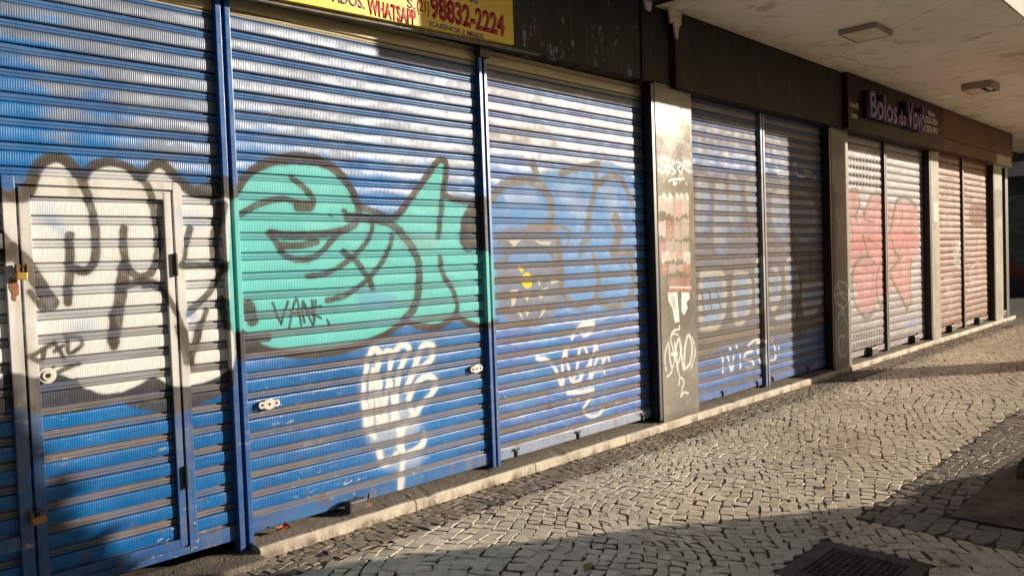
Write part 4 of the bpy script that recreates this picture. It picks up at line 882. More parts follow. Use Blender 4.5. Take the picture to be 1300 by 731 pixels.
W s 0.018 0.008 0.55 15.522,1.928 15.523,1.873
W s 0.018 0.008 0.55 15.228,1.936 15.217,1.882
W s 0.018 0.008 0.55 15.567,2.193 15.598,2.139
W s 0.018 0.008 0.55 15.182,1.915 15.198,1.86
W s 0.018 0.008 0.55 15.174,1.929 15.212,1.875
W s 0.018 0.008 0.55 15.684,1.981 15.67,1.925
W s 0.018 0.008 0.55 15.305,2.157 15.317,2.102
W s 0.018 0.008 0.55 15.355,1.98 15.373,1.925
W s 0.018 0.008 0.55 15.183,2.157 15.221,2.103
W s 0.018 0.008 0.55 15.673,1.951 15.673,1.895
W s 0.018 0.008 0.55 15.396,1.937 15.38,1.882
W s 0.018 0.008 0.55 15.598,1.874 15.62,1.819
W s 0.018 0.008 0.55 15.228,1.954 15.244,1.9
W s 0.018 0.008 0.55 15.546,1.976 15.589,1.921
W s 0.018 0.008 0.55 15.252,1.957 15.279,1.903
W s 0.027 0.012 0.6 15.939,1.731 15.97,1.682
W s 0.052 0.012 0.6 16.368,1.321 16.438,1.29
W s 0.038 0.012 0.6 15.899,1.704 15.923,1.642
W s 0.026 0.012 0.6 15.854,1.518 15.83,1.495
W s 0.046 0.012 0.6 16.089,1.449 16.044,1.398
W s 0.048 0.012 0.6 16.292,1.263 16.34,1.24
W s 0.042 0.012 0.6 16.075,1.264 16.063,1.217
W s 0.052 0.012 0.6 16.233,1.501 16.217,1.441
W s 0.048 0.012 0.6 16.181,1.722 16.174,1.691
W s 0.033 0.012 0.6 16.064,1.438 16.077,1.39
W s 0.052 0.012 0.6 16.193,1.309 16.156,1.275
W s 0.026 0.012 0.6 16.219,1.724 16.15,1.66
W s 0.029 0.012 0.6 15.704,1.681 15.694,1.648
W s 0.041 0.012 0.6 15.946,1.469 15.928,1.407
W s 0.047 0.012 0.6 16.203,1.649 16.128,1.586
W s 0.046 0.012 0.6 16.177,1.652 16.23,1.633
W s 0.03 0.012 0.6 16.117,1.536 16.086,1.496
W s 0.025 0.012 0.6 15.775,1.508 15.769,1.463
W s 0.037 0.012 0.6 16.216,1.19 16.253,1.127
W s 0.032 0.012 0.6 15.979,1.494 16.037,1.482
W s 0.046 0.012 0.6 16.252,1.67 16.216,1.621
W s 0.051 0.012 0.6 16.264,1.417 16.309,1.37
W s 0.047 0.012 0.6 16.063,1.528 15.995,1.471
W s 0.036 0.012 0.6 16.058,1.645 16.079,1.59
W s 0.028 0.012 0.6 16.38,1.708 16.349,1.644
W s 0.04 0.012 0.6 15.984,1.561 15.956,1.519
W s 0.041 0.012 0.6 16.107,1.507 16.076,1.497
W s 0.028 0.012 0.6 16.309,1.522 16.306,1.49
W s 0.05 0.012 0.6 15.902,1.293 15.953,1.261
W s 0.039 0.012 0.6 15.824,1.348 15.787,1.296
W s 0.044 0.012 0.6 16.147,1.69 16.111,1.646
W s 0.048 0.012 0.6 15.858,1.399 15.918,1.375
W s 0.051 0.012 0.6 16.053,1.585 16.104,1.55
W s 0.041 0.012 0.6 15.948,1.611 15.94,1.579
W s 0.047 0.012 0.6 16.056,1.256 16.115,1.22
W s 0.038 0.012 0.6 15.809,1.594 15.822,1.582
W s 0.038 0.012 0.6 15.976,1.592 15.971,1.552
W s 0.047 0.012 0.6 16.201,1.683 16.147,1.666
W s 0.039 0.012 0.6 15.817,1.475 15.761,1.431
W s 0.035 0.012 0.6 15.958,1.701 16.016,1.67
W s 0.025 0.015 0.65 15.223,1.048 15.721,1.028
W s 0.025 0.015 0.65 15.289,0.773 15.665,0.79 15.522,0.484
W s 0.024 0.015 0.65 16.792,0.878 16.901,1.141 17.298,1.265 17.497,1.232 17.529,0.9
W s 0.027 0.015 0.65 16.889,0.927 17.58,0.898
W s 0.027 0.015 0.65 16.69,0.75 17.572,0.76
W s 0.024 0.015 0.65 16.491,0.523 16.642,0.726
W s 0.022 0.015 0.65 15.379,0.917 15.451,0.714
W s 0.025 0.015 0.65 17.422,1.7 17.507,1.424
W s 0.018 0.015 0.65 16.474,0.208 17.139,0.183
W h 0 0.004 0.5 17.187,0.152 17.437,0.16 17.453,0.082 17.183,0.084
W h 0 0.02 0.45 16.546,0.176 17.539,0.166 17.553,0.054 16.559,0.069
U s 0.066 0.05 0.35 18.927,1.779 18.957,1.28
E p 0 0.02 0.75 18.149,2.657 18.788,2.681 18.762,2.227 18.444,2.143 18.141,2.164
T s 0.041 0.03 0.5 18.317,1.696 18.491,2.064
W h 0 0.01 0.7 14.304,2.341 14.512,2.358 14.514,2.022 14.286,2.019"""
# ------------------------------------------------------------------ paint canvases and materials
CV1, UV1 = make_canvas('spray_paint_near', .5, 6.95, 0, 3.3, .004)
CV2, UV2 = make_canvas('spray_paint_middle', 6.7, 10.75, 0, 3.3, .006)
CV3, UV3 = make_canvas('spray_paint_far', 10.6, 20.2, 0, 3.3, .009)
PITCH = .1143; ZA = .201; ZB = .233
BLUE = (.001,.100,.32); BLUE2 = (.002,.14,.41)
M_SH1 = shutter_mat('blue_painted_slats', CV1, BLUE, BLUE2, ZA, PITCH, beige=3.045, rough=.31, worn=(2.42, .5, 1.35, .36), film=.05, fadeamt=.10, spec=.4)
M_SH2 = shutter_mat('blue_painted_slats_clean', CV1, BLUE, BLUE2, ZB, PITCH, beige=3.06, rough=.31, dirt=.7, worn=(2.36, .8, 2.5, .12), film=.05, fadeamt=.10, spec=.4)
M_SH3 = shutter_mat('blue_painted_slats_worn', CV1, (.02,.09,.36), BLUE2, ZB, PITCH, beige=3.06, dirtlow=1.7, dirt=.85, ribs=False, rough=.40, spec=.36, worn=(2.3, .7, 5, .05), worn_glare_col=(.19,.178,.16), film=.22)
M_SH4 = shutter_mat('blue_painted_slats_dusty', CV2, (.02,.085,.28), (.04,.12,.34), ZB, PITCH, dirtlow=2.4, dirt=.75, ribs=False, chips=False, rough=.5, spec=.25, worn=(2.6, .5, 8, .02), worn_glare_col=(.17,.16,.145), film=.3)
M_SH5 = shutter_mat('lilac_white_slats', CV3, (.19,.165,.185), (.24,.215,.23), ZB, PITCH, dirtlow=.6, dirt=.45, ribs=False, chips=False, rough=.5, spec=.3, fade=(.21,.19,.175), dirtcol=(.13,.11,.085), film=.45)
M_SH6 = shutter_mat('salmon_slats', CV3, (.155,.063,.033), (.19,.085,.048), ZB, PITCH, dirtlow=.5, dirt=.5, ribs=False, chips=False, rough=.5, spec=.3, fade=(.20,.11,.07), dirtcol=(.12,.08,.055), film=.45)
M_RAIL = shutter_mat('blue_rail_paint', CV1, (.005,.075,.27), (.008,.10,.33), 0, 1, slats=False, ribs=False, chips=True, dirt=.5)
M_FRAME = shutter_mat('wicket_frame_paint', CV1, (.003,.078,.28), BLUE2, 0, 1, slats=False, ribs=False, chips=True, dirt=.7, film=.5, dirtlow=2.2)
M_RAIL2 = shutter_mat('grey_blue_rail_paint', CV2, (.06,.10,.20), (.10,.16,.30), 0, 1, slats=False, ribs=False, chips=False)
M_RAILDK = simple('dark_rail_steel', (.05,.045,.045), .5, .3, 8)
M_BAR3 = shutter_mat('pale_blue_bottom_bar', CV1, (.20,.27,.42), (.26,.32,.46), 0, 1, slats=False, ribs=False, chips=True, dirt=.8)

def pillar_mat(name, im, c1, c2, rough):
    t = NT(name); P, X, Y, Z = t.pos()
    sp = t.noise(75, 4, .75); b = t.noise(2.5, 6, off=4); st = t.noise(3, 5, stretch=(4,4,.5), off=9)
    col = t.mix(t.step(b, .3, .7), c1, c2)
    col = t.mix(t.math('MULTIPLY', t.step(sp, .45, .68), .5), col, (.075,.066,.056))
    col = t.mix(t.math('MULTIPLY', t.step(t.noise(48, 3, .7, off=6), .56, .66), .4), col, (.40,.37,.32))
    col = t.mix(t.math('MULTIPLY', t.step(t.noise(1.7, 6, .65, off=13), .48, .62), .4), col, (.10,.085,.068))
    col = t.mix(t.math('MULTIPLY', t.step(st, .5, .75), .3), col, (.16,.135,.10))
    tx = t.n('ShaderNodeTexImage', image=im, interpolation='Linear', extension='EXTEND')
    uv = t.n('ShaderNodeUVMap', uv_map='wall'); t.t.links.new(uv.outputs[0], tx.inputs[0])
    col = t.mix(tx.outputs['Alpha'], col, tx.outputs['Color'])
    j = t.math('ABSOLUTE', t.math('SUBTRACT', t.math('FRACT', t.math('DIVIDE', t.math('SUBTRACT', Z, 1.92), .66)), .5))
    jl = t.step(j, .494, .498)
    col = t.mix(t.math('MULTIPLY', jl, .6), col, (.06,.05,.04))
    return t.set(col, t.math('ADD', t.step(b, .3, .7, rough-.03, rough+.1), t.math('MULTIPLY', tx.outputs['Alpha'], .3)), t.bump(sp, .0004, .4), 0.0, .17)
M_PIL1 = pillar_mat('pillar_granite_near', CV1, (.17,.153,.128), (.225,.205,.172), .18)
M_PIL2 = pillar_mat('pillar_granite_middle', CV2, (.18,.165,.14), (.23,.21,.18), .42)
M_PIL3 = pillar_mat('pillar_stone_far', CV3, (.27,.245,.20), (.32,.295,.24), .5)

def lintel_mat(name, c, scuff):
    t = NT(name); P, X, Y, Z = t.pos()
    b = t.noise(2.2, 6); col = t.mix(t.step(b, .35, .65), c, tuple(k*1.5 for k in c))
    s1 = t.math('MULTIPLY', t.step(t.noise(7, 9, .72, stretch=(1.5,1,.6), off=3), .575, .62), t.step(t.noise(2.3, 2, off=7.7), .42, .56))
    col = t.mix(t.math('MULTIPLY', s1, scuff), col, (.32,.32,.29))
    col = t.mix(t.math('MULTIPLY', t.step(t.noise(2, 5, stretch=(7,1,.5), off=2), .5, .75), .35), col, (.10,.085,.065))
    return t.set(col, .65, t.bump(t.noise(30, 5), .003, .5), 0.0, .18)
M_LINT = lintel_mat('dark_grey_painted_concrete', (.024,.024,.021), .7)
M_LINT2 = lintel_mat('black_painted_concrete', (.014,.013,.012), .03)
M_BROWN = lintel_mat('brown_fascia_panel', (.085,.032,.012), .1)

def plaster():
    t = NT('off_white_ceiling_plaster'); b = t.noise(.8, 6, off=2); m = t.noise(4, 6); f = t.noise(35, 5)
    col = t.mix(t.step(b, .35, .7), (.83,.77,.67), (.73,.66,.56))
    col = t.mix(t.math('MULTIPLY', t.step(m, .52, .7), .35), col, (.40,.33,.24))
    col = t.mix(t.math('MULTIPLY', t.step(t.noise(1.3, 7, .7, off=15), .60, .66), .55), col, (.33,.27,.16))
    Y = t.pos()[2]
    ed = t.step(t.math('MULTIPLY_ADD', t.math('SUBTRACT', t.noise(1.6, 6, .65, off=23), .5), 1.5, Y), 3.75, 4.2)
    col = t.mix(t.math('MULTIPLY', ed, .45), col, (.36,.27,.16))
    vr = t.n('ShaderNodeTexVoronoi', feature='DISTANCE_TO_EDGE'); wp = t.n('ShaderNodeMix', data_type='VECTOR'); wp.inputs[0].default_value = .22
    nz = t.n('ShaderNodeTexNoise'); nz.inputs['Scale'].default_value = 1.8; nz.inputs['Detail'].default_value = 6; t.t.links.new(t.pos()[0], nz.inputs['Vector'])
    t.t.links.new(t.pos()[0], wp.inputs[4]); t.t.links.new(nz.outputs['Color'], wp.inputs[5]); t.t.links.new(wp.outputs[1], vr.inputs['Vector']); vr.inputs['Scale'].default_value = .55
    col = t.mix(t.math('MULTIPLY', t.step(vr.outputs['Distance'], .006, .002), .4), col, (.25,.20,.14))
    return t.set(col, .85, t.bump(f, .004, .5, t.bump(b, .05, .5)))
M_CEIL = plaster()
M_WALL = simple('upper_wall_render', (.42,.38,.32), .8, .2, 3, .004)
M_SILL = None
def sill():
    t = NT('worn_granite_step'); P, X, Y, Z = t.pos()
    g = t.noise(120, 3, .7); b = t.noise(3, 6)
    col = t.mix(g, (.50,.44,.35), (.62,.56,.46)); col = t.mix(t.math('MULTIPLY', t.step(b, .45, .7), .5), col, (.30,.25,.19))
    X = t.pos()[1]
    sp = t.math('MULTIPLY', t.step(t.noise(6, 6, .7, stretch=(1,1,.5), off=4), .42, .62), t.step(Z, .066, .005, .25, .9))
    col = t.mix(sp, col, (.13,.10,.07))
    jt = t.math('ABSOLUTE', t.math('SUBTRACT', t.math('FRACT', t.math('DIVIDE', t.math('ADD', X, .3), 1.17)), .5))
    col = t.mix(t.step(jt, .494, .497), col, (.05,.04,.03))
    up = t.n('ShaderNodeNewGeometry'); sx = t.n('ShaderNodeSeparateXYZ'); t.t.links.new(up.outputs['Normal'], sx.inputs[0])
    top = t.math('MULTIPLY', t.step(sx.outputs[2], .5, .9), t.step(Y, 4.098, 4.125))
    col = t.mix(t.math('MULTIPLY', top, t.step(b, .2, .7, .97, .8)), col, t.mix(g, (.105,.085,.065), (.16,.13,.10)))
    return t.set(col, .75, t.bump(t.noise(25, 6, .65), .012, .7))
M_SILL = sill()

def stone_mat(name, c1, c2, rough):
    t = NT(name)
    at = t.n('ShaderNodeAttribute', attribute_name='tone'); f = at.outputs['Fac']
    b = t.noise(.7, 5, off=5); m = t.noise(18, 5); g = t.noise(120, 3)
    col = t.mix(f, c1, c2)
    col = t.mix(t.math('MULTIPLY', t.step(m, .45, .75), .35), col, tuple(k*.55 for k in c1))
    col = t.mix(t.math('MULTIPLY', t.step(b, .45, .7), .30), col, (c1[0]*.62, c1[1]*.52, c1[2]*.42))
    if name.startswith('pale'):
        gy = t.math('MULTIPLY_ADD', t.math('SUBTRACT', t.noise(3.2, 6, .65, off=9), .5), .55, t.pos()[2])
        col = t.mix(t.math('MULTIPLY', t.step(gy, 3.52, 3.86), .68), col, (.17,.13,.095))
    return t.set(col, t.step(m, .3, .7, rough-.08, rough+.12), t.bump(g, .0012, .6, t.bump(m, .006, .5)))
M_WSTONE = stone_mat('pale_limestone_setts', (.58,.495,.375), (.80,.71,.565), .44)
M_BSTONE = stone_mat('dark_basalt_setts', (.20,.168,.143), (.29,.25,.215), .55)
M_GRITSTONE = stone_mat('grimy_setts', (.17,.135,.10), (.32,.26,.195), .65)
M_SOIL = simple('grout_soil', (.085,.063,.045), .95, .4, 14, .004)
M_ASPH = simple('asphalt', (.05,.049,.047), .9, .3, 20, .004)
M_EARTH = simple('trodden_earth', (.27,.205,.14), .95, .45, 7, .02)
M_CONC = simple('cover_concrete', (.15,.128,.105), .9, .35, 9, .006)
M_IRON = simple('cast_iron', (.085,.068,.053), .75, .5, 12, .004)
M_STEEL = simple('worn_white_steel', (.62,.60,.54), .45, .2, 20)
M_BRASS = simple('brass', (.68,.42,.10), .35, .2, 12, 0, .8)
M_DKSTEEL = simple('dark_steel', (.045,.042,.04), .45, .4, 14, .001, .5)
M_BLACK = simple('black_lock_paint', (.012,.011,.011), .4, .3, 10)
M_RUST = simple('rusty_steel', (.28,.13,.06), .8, .5, 18, .002)
M_HOLE = simple('dark_hole', (.012,.010,.009), .8, .2, 5)

# ------------------------------------------------------------------ ground
def gnd():
    o = MB(); o.add([(-250,-250,-.13),(400,-250,-.13),(400,400,-.13),(-250,400,-.13)], [(0,1,2,3)])
    tag(o.build('street', M_ASPH), kind='structure')
    o = MB(); o.box(-6, 27, -3.2, 4.6, -.4, -.0052)
    tag(o.build('pavement_bed', M_SOIL), kind='structure')
gnd()
PIT = (5.14, 8.6, -.95, 1.42); MAN = (3.70, 4.30, 1.26, 1.83)
def cls(x, y):
    if y > 4.085 or x < -.6 or x > 24 or y < -1.2: return None
    if y > 3.76: return 'G'
    if MAN[0] < x < MAN[1] and MAN[2] < y < MAN[3]: return None
    if 4.76 < x < 8.98 and y < 1.83:
        if PIT[0] < x < PIT[1] and PIT[2] < y < PIT[3]: return None
        return 'B'
    return 'W'

def warp(x, y):
    a = mnoise.noise(Vector((x*.42, y*.42, 3.3))); b = mnoise.noise(Vector((x*.42+9, y*.42-4, 7.1)))
    c = mnoise.noise(Vector((x*1.1, y*1.1, 1.3)))
    return x + .42*a + .16*c, y + .42*b - .16*mnoise.noise(Vector((x*1.1+5, y*1.1, 4.3)))

def setts(name, klass, mat, size, ang, jit, gap, seed, rect, tilt=.0022):
    rg = random.Random(seed); ca, sa = math.cos(ang), math.sin(ang)
    V = []; F = []; T = []
    cx, cy = (rect[0]+rect[1])/2, (rect[2]+rect[3])/2; ext = math.hypot(rect[1]-rect[0], rect[3]-rect[2])/2 + 1
    v = -ext
    while v < ext:
        hgt = size*rg.uniform(.78, 1.08); u = -ext + rg.uniform(0, size)
        while u < ext:
            wdt = size*rg.choice([.8,.95,1.05,1.15,1.35])*rg.uniform(.92,1.08)
            pts = []
            for (pu, pv) in ((u,v),(u+wdt,v),(u+wdt,v+hgt),(u,v+hgt)):
                wx, wy = warp(cx + pu*ca - pv*sa, cy + pu*sa + pv*ca); pts.append((wx, wy))
            u += wdt
            mx = sum(p[0] for p in pts)/4; my = sum(p[1] for p in pts)/4
            if not (rect[0] <= mx <= rect[1] and rect[2] <= my <= rect[3]) or cls(mx, my) != klass or rg.random() < .001: continue
            q = []
            for k, (px, py) in enumerate(pts):
                px += rg.uniform(-jit, jit)*size; py += rg.uniform(-jit, jit)*size
                g = gap*rg.uniform(.6, 1.6); dx, dy = mx-px, my-py; L = math.hypot(dx, dy)+1e-6
                px += dx/L*g; py += dy/L*g
                for it in range(12):
                    if cls(px, py) == klass: break
                    px += (mx-px)*.15; py += (my-py)*.15
                q.append((px, py))
            n = len(V); tx, ty = rg.uniform(-tilt, tilt), rg.uniform(-tilt, tilt); hz = rg.uniform(-.0018, .0008)
            und = .004*mnoise.noise(Vector((mx*.6, my*.6, 0)))
            hs = max(size*.5, .01)
            for (px, py) in q: V.append((px, py, -.022))
            for (px, py) in q: V.append((px+(mx-px)*.03, py+(my-py)*.03, hz+und-.0022 + ((px-mx)*tx+(py-my)*ty)/hs))
            for (px, py) in q: V.append((px+(mx-px)*.09, py+(my-py)*.09, hz+und + ((px-mx)*tx+(py-my)*ty)/hs*.8))
            for a in (0, 4):
                for k in range(4):
                    k2 = (k+1) % 4; F.append((n+a+k, n+a+k2, n+a+4+k2, n+a+4+k))
            F.append((n+8, n+9, n+10, n+11))
            tn = min(1, max(0, rg.gauss(.55, .24))); T += [tn]*12
        v += hgt
    me = bpy.data.meshes.new(name); me.from_pydata(V, [], F); me.materials.append(mat)
    at = me.attributes.new('tone', 'FLOAT', 'POINT'); at.data.foreach_set('value', np.array(T, np.float32))
    me.update()
    o = link(bpy.data.objects.new(name, me)); tag(o, kind='structure'); return o
setts('pavement', 'W', M_WSTONE, .079, R(24), .19, .0020, 1, (-.6, 24, -1.2, 3.78))
setts('dark_paving_border', 'B', M_BSTONE, .098, R(4), .13, .0018, 2, (4.7, 9.05, -1.2, 1.85), .003)
setts('dark_paving_strip', 'G', M_GRITSTONE, .066, R(2), .2, .0022, 3, (-.6, 24, 3.74, 4.09), .003)

# earth of the tree pit
def earth():
    nx, ny = 120, 80; V = []; F = []
    for j in range(ny+1):
        for i in range(nx+1):
            x = PIT[0] + (PIT[1]-PIT[0])*i/nx; y = PIT[2] + (PIT[3]-PIT[2])*j/ny
            e = min(x-PIT[0], PIT[1]-x, y-PIT[2], PIT[3]-y)
            z = .004 + min(1, e/.3)*.045 + 1.1*(.035*mnoise.noise(Vector((x*4, y*4, 0))) + .02*mnoise.noise(Vector((x*11, y*11, 2))) + .012*mnoise.noise(Vector((x*27, y*27, 5))))*min(1, e/.1) + .05*math.exp(-((x-6.35)**2+(y-1.0)**2)/.12)
            V.append((x, y, z))
    for j in range(ny):
        for i in range(nx):
            a = j*(nx+1)+i; F.append((a, a+1, a+nx+2, a+nx+1))
    m = MB(); m.add(V, F, True); tag(m.build('tree_pit_earth', M_EARTH), kind='structure')
earth()

# granite step under the shutters
def step():
    m = MB(); rg = random.Random(5)
    x = 2.1; prof0 = None
    xs = [2.1]
    while xs[-1] < 19.75: xs.append(min(19.75, xs[-1] + rg.uniform(.03, .06)))
    V = []; F = []
    for i, x in enumerate(xs):
        j = .004*mnoise.noise(Vector((x*9, 0, 0))); k = .006*mnoise.noise(Vector((x*6, 5, 0)))
        if abs((x % 1.37) - .6) < .03: k -= .012
        V += [(x, 4.09+j, -.02), (x, 4.088+j, .05+k), (x, 4.102+j, .066+k*.7), (x, 4.30, .092), (x, 4.30, -.02)]
    for i in range(len(xs)-1):
        for q in range(4):
            a = i*5+q; F.append((a, a+5, a+6, a+1))
    n = (len(xs)-1)*5
    F += [(0,1,2,3,4), (n+4, n+3, n+2, n+1, n)]
    m.add(V, F); tag(m.build('kerb', M_SILL), kind='structure')
    m = MB(); m.box(-6, 2.097, 4.0, 4.31, -.03, .034, .006)
    tag(m.build('threshold', simple('worn_concrete_threshold', (.20,.17,.13), .85, .4, 8, .01)), kind='structure')
step()

# ------------------------------------------------------------------ building
B = thing('commercial_building', 'shop building with overhanging upper floors on stone faced pillars above a row of roller shutters', 'building', (6.2, 4.3, 0))
def pil(x0, x1, mat, uv, z0=.06, z1=3.22):
    m = MB(); m.box(x0, x1, 4.11, 4.75, z0, z1, .006)
    return m.build('pillar', mat, B, uv)
pil(-2.6, -2.0, M_PIL1, UV1, 0); pil(6.17, 6.80, M_PIL1, UV1); pil(10.14, 10.69, M_PIL2, UV2); pil(14.15, 14.58, M_PIL3, UV3); pil(18.19, 18.80, M_PIL3, UV3, -.01)
m = MB()   # dark lintel beams
m.box(-6, 5.93, 4.085, 4.75, 3.205, 3.90)
m.build('lintel', M_LINT, B)
m = MB(); m.box(5.935, 6.06, 4.07, 4.75, 3.20, 3.90); m.box(6.065, 6.44, 4.10, 4.75, 3.223, 3.90)
m.box(6.445, 10.38, 4.05, 4.75, 3.19, 3.90, .008)
m.build('lintel', M_LINT2, B)
# rounded corner fascia at the far end (plan outline swept)
def curved(name, y, z0, z1, mat, xr, r, x0, inner=.5):
    out = [(x0, y)] + [(xr-r + r*math.sin(t), y + r - r*math.cos(t)) for t in [i*math.pi/2/14 for i in range(15)]] + [(xr, y+r+3.5)]
    m = MB(); n = len(out)
    inn = [(px, py+inner) if i == 0 else (px-inner*min(1,i/8), py+inner*.6) for i, (px, py) in enumerate(out)]
    v = [(px,py,z0) for px,py in out] + [(px,py,z1) for px,py in out] + [(px,py,z0) for px,py in inn] + [(px,py,z1) for px,py in inn]
    f = []
    for i in range(n-1):
        f += [(i,i+1,n+i+1,n+i), (2*n+i+1,2*n+i,3*n+i,3*n+i+1), (i+1,i,2*n+i,2*n+i+1), (n+i,n+i+1,3*n+i+1,3*n+i)]
    m.add(v, f); return m.build(name, mat, B)
curved('fascia', 4.0, 3.42, 3.90, M_BROWN, 19.72, .55, 14.46)
curved('fascia', 4.02, 3.22, 3.415, simple('sunlit_fascia_band', (.40,.33,.25), .7, .2, 6), 19.70, .55, 18.0)  # lower fascia in the sun, its brightness painted in as a pale colour
m = MB(); m.box(14.46, 17.995, 4.015, 4.5, 3.22, 3.417); m.build('fascia', M_BROWN, B)
# ceiling slab with broken outer lip
def slab():
    m = MB(); V = []; F = []; rg = random.Random(12); nx = 150
    for i in range(nx+1):
        x = 6.2 + (23.5-6.2)*i/nx
        lip = .006*rg.random() + (.022*rg.random() if rg.random() < .25 else 0)
        zl = 3.905
        V += [(x, 1.84+lip, 3.875), (x, 1.90+lip, 3.876), (x, 1.905+lip, zl), (x, 2.6, 3.905), (x, 3.4, 3.905), (x, 4.75, 3.905)]
    for i in range(nx):
        for q in range(5):
            a = i*6+q; F.append((a, a+1, a+7, a+6))
    m.add(V, F, False); return m.build('ceiling', M_CEIL, B)
slab()
m = MB(); m.box(-6, 6.19, 4.12, 9.5, 3.91, 9.5); m.box(6.2, 23.5, 1.835, 9.5, 3.96, 9.5); m.box(6.2, 23.5, 1.832, 1.8385, 3.878, 3.9595)
m.build('upper_wall', M_WALL, B)
m = MB(); m.box(-6, 19.2, 4.62, 4.9, 0, 3.9); m.build('dark_backing', M_HOLE, B)  # unseen black sheet added behind the shutters as dark interior, blocks light
m = MB(); m.cyl((12.68, 1.98, -.02), (12.68, 1.98, 3.92), .40, n=40); m.build('column', M_WALL, B)
# plaster patch peeling off at the start of the ceiling
m = MB()
m.prism([(6.33,3.9),(6.36,3.76),(6.41,3.80),(6.44,3.66),(6.47,3.63),(6.49,3.74),(6.53,3.78),(6.55,3.9)][::-1], 4.03, 4.05)
m.build('peeling_plaster', M_CEIL, B); m = MB()
m.prism([(5.98,3.9),(6.0,3.83),(6.06,3.82),(6.08,3.9)][::-1], 4.045, 4.07)
m.build('peeling_plaster', M_CEIL, B)

# ------------------------------------------------------------------ roller shutters
FACE = [(.045,-12),(.05,3.2),(.09,4.3),(.18,5.2),(.30,5.7),(.42,5.6),(.54,4.9),(.61,4.0),(.637,2.6),(.642,-8)]
BAND = [(.645,-11),(.68,-11),(.685,-1.6),(.73,.2),(.785,.7),(.79,-3),(.812,-3),(.817,.9),(.87,1.8),(.92,2.0),(.945,.6),(.95,-13),(1.046,-13)]
WAVE = [(0,-5),(.04,0),(.12,4),(.28,7),(.5,8),(.72,7),(.88,4),(.96,0),(1.0,-5)]
def curtain(x0, x1, za, zt, z0, y, wave=False, endgap=.0):
    m = MB(); k0 = math.floor((za-z0)/PITCH); k1 = math.ceil((zt-z0)/PITCH)
    for k in range(k0, k1):
        for prof in ((WAVE,) if wave else (FACE, BAND)):
            pts = [(z0+(k+f)*PITCH, y-d*.001) for f, d in prof if za-.001 <= z0+(k+f)*PITCH <= zt+.001]
            if len(pts) < 2: continue
            V = []; n = len(pts); nc = max(2, int((x1-x0)/.07)); kk = k*.37
            dz = rnd.uniform(-.0014, .0014); dy = rnd.uniform(-.0015, .0015); tl = rnd.uniform(-.0016, .0016)
            dents = [(rnd.uniform(x0+.1, x1-.1), rnd.uniform(.05, .13), rnd.uniform(.001, .0045)) for q in range(rnd.choice((0,0,1,1,2)))]
            for c in range(nc+1):
                x = x0 + (x1-x0)*c/nc; u = (x-x0)/(x1-x0)
                wy = .0016*mnoise.noise(Vector((x*2.2, kk, y))) + .0008*mnoise.noise(Vector((x*7, k*1.3, 2)))
                wz = .0016*mnoise.noise(Vector((x*1.6, kk, 9))) - .002*math.sin(math.pi*u) + tl*(u-.5)
                for q in dents: wy += q[2]*math.exp(-((x-q[0])/q[1])**2)
                edge = 1 if 0 < c < nc else .3
                for (z, yy) in pts: V.append((x, yy+dy+wy*edge, z+dz+wz))
            m.add(V, [(c*n+i, (c+1)*n+i, (c+1)*n+i+1, c*n+i+1) for c in range(nc) for i in range(n-1)], True)
    return m
def rail(x0, x1, z0, z1, y0, mat, parent, uv, gap=True):
    m = MB()
    if gap:
        w = (x1-x0)
        m.box(x0, x0+w*.36, y0, 4.26, z0, z1, .003); m.box(x1-w*.34, x1, y0+.004, 4.26, z0, z1, .003); m.box(x0+w*.36, x1-w*.34, y0+.058, 4.262, z0+.002, z1-.002)
    else: m.box(x0, x1, y0, 4.26, z0, z1, .003)
    return m.build('guide_rail', mat, parent, uv)
GRP = 'roller shutters along the shop front'
def shutter(label, x0, x1, za, zt, z0, mat, uv, wave=False, bar=None, y=4.232):
    t = thing('roller_shutter', label, 'roller shutter', ((x0+x1)/2, y, za), GRP)
    curtain(x0, x1, za, zt, z0, y, wave).build('slat_curtain', mat, t, uv)
    b = MB(); b.box(x0+.004, x1-.004, y-.012, y+.012, za-.085, za-.002, .003)
    b.build('bottom_bar', bar or mat, t, uv)
    return t
S1 = shutter('blue roller shutter with white bubble graffiti and a wicket door', .0, 2.045, ZA-.01, 3.36, ZA, M_SH1, UV1, bar=M_FRAME)
S2 = shutter('blue roller shutter with turquoise creature graffiti and a white tag below', 2.11, 4.035, ZB-.03, 3.36, ZB, M_SH2, UV1, bar=M_FRAME)
S3 = shutter('worn blue roller shutter with pale blue skull graffiti, left of the poster-covered pillar', 4.10, 6.165, ZB-.03, 3.36, ZB, M_SH3, UV1, bar=M_BAR3)
rail(2.032, 2.118, .036, 3.3, 4.186, M_RAIL, S1, UV1)
rail(4.025, 4.106, .09, 3.16, 4.186, M_RAIL, S2, UV1)
m = MB(); m.box(4.02, 4.115, 4.165, 4.26, 3.115, 3.2, .004); m.build('rail_bracket', M_RAILDK, S2)
S4 = shutter('dusty blue grey roller shutter with faded faces and a white tag at its foot', 6.86, 8.39, ZB-.03, 3.36, ZB, M_SH4, UV2)
S5 = shutter('dusty blue roller shutter half in shadow between the dark post and the second pillar', 8.47, 10.14, ZB-.03, 3.36, ZB, M_SH4, UV2)
rail(8.375, 8.48, .09, 3.3, 4.186, M_RAIL2, S4, UV2)
rail(6.803, 6.858, .09, 3.3, 4.15, M_RAILDK, S4, UV2, False)
S6 = shutter('pale lilac shutter with rows of square air holes and pink graffiti', 10.75, 12.28, ZB-.03, 3.36, ZB, M_SH5, UV3, True)
S7 = shutter('pale lilac shutter with pink graffiti and a small blue scribble low down', 12.34, 14.15, ZB-.03, 3.36, ZB, M_SH5, UV3, True)
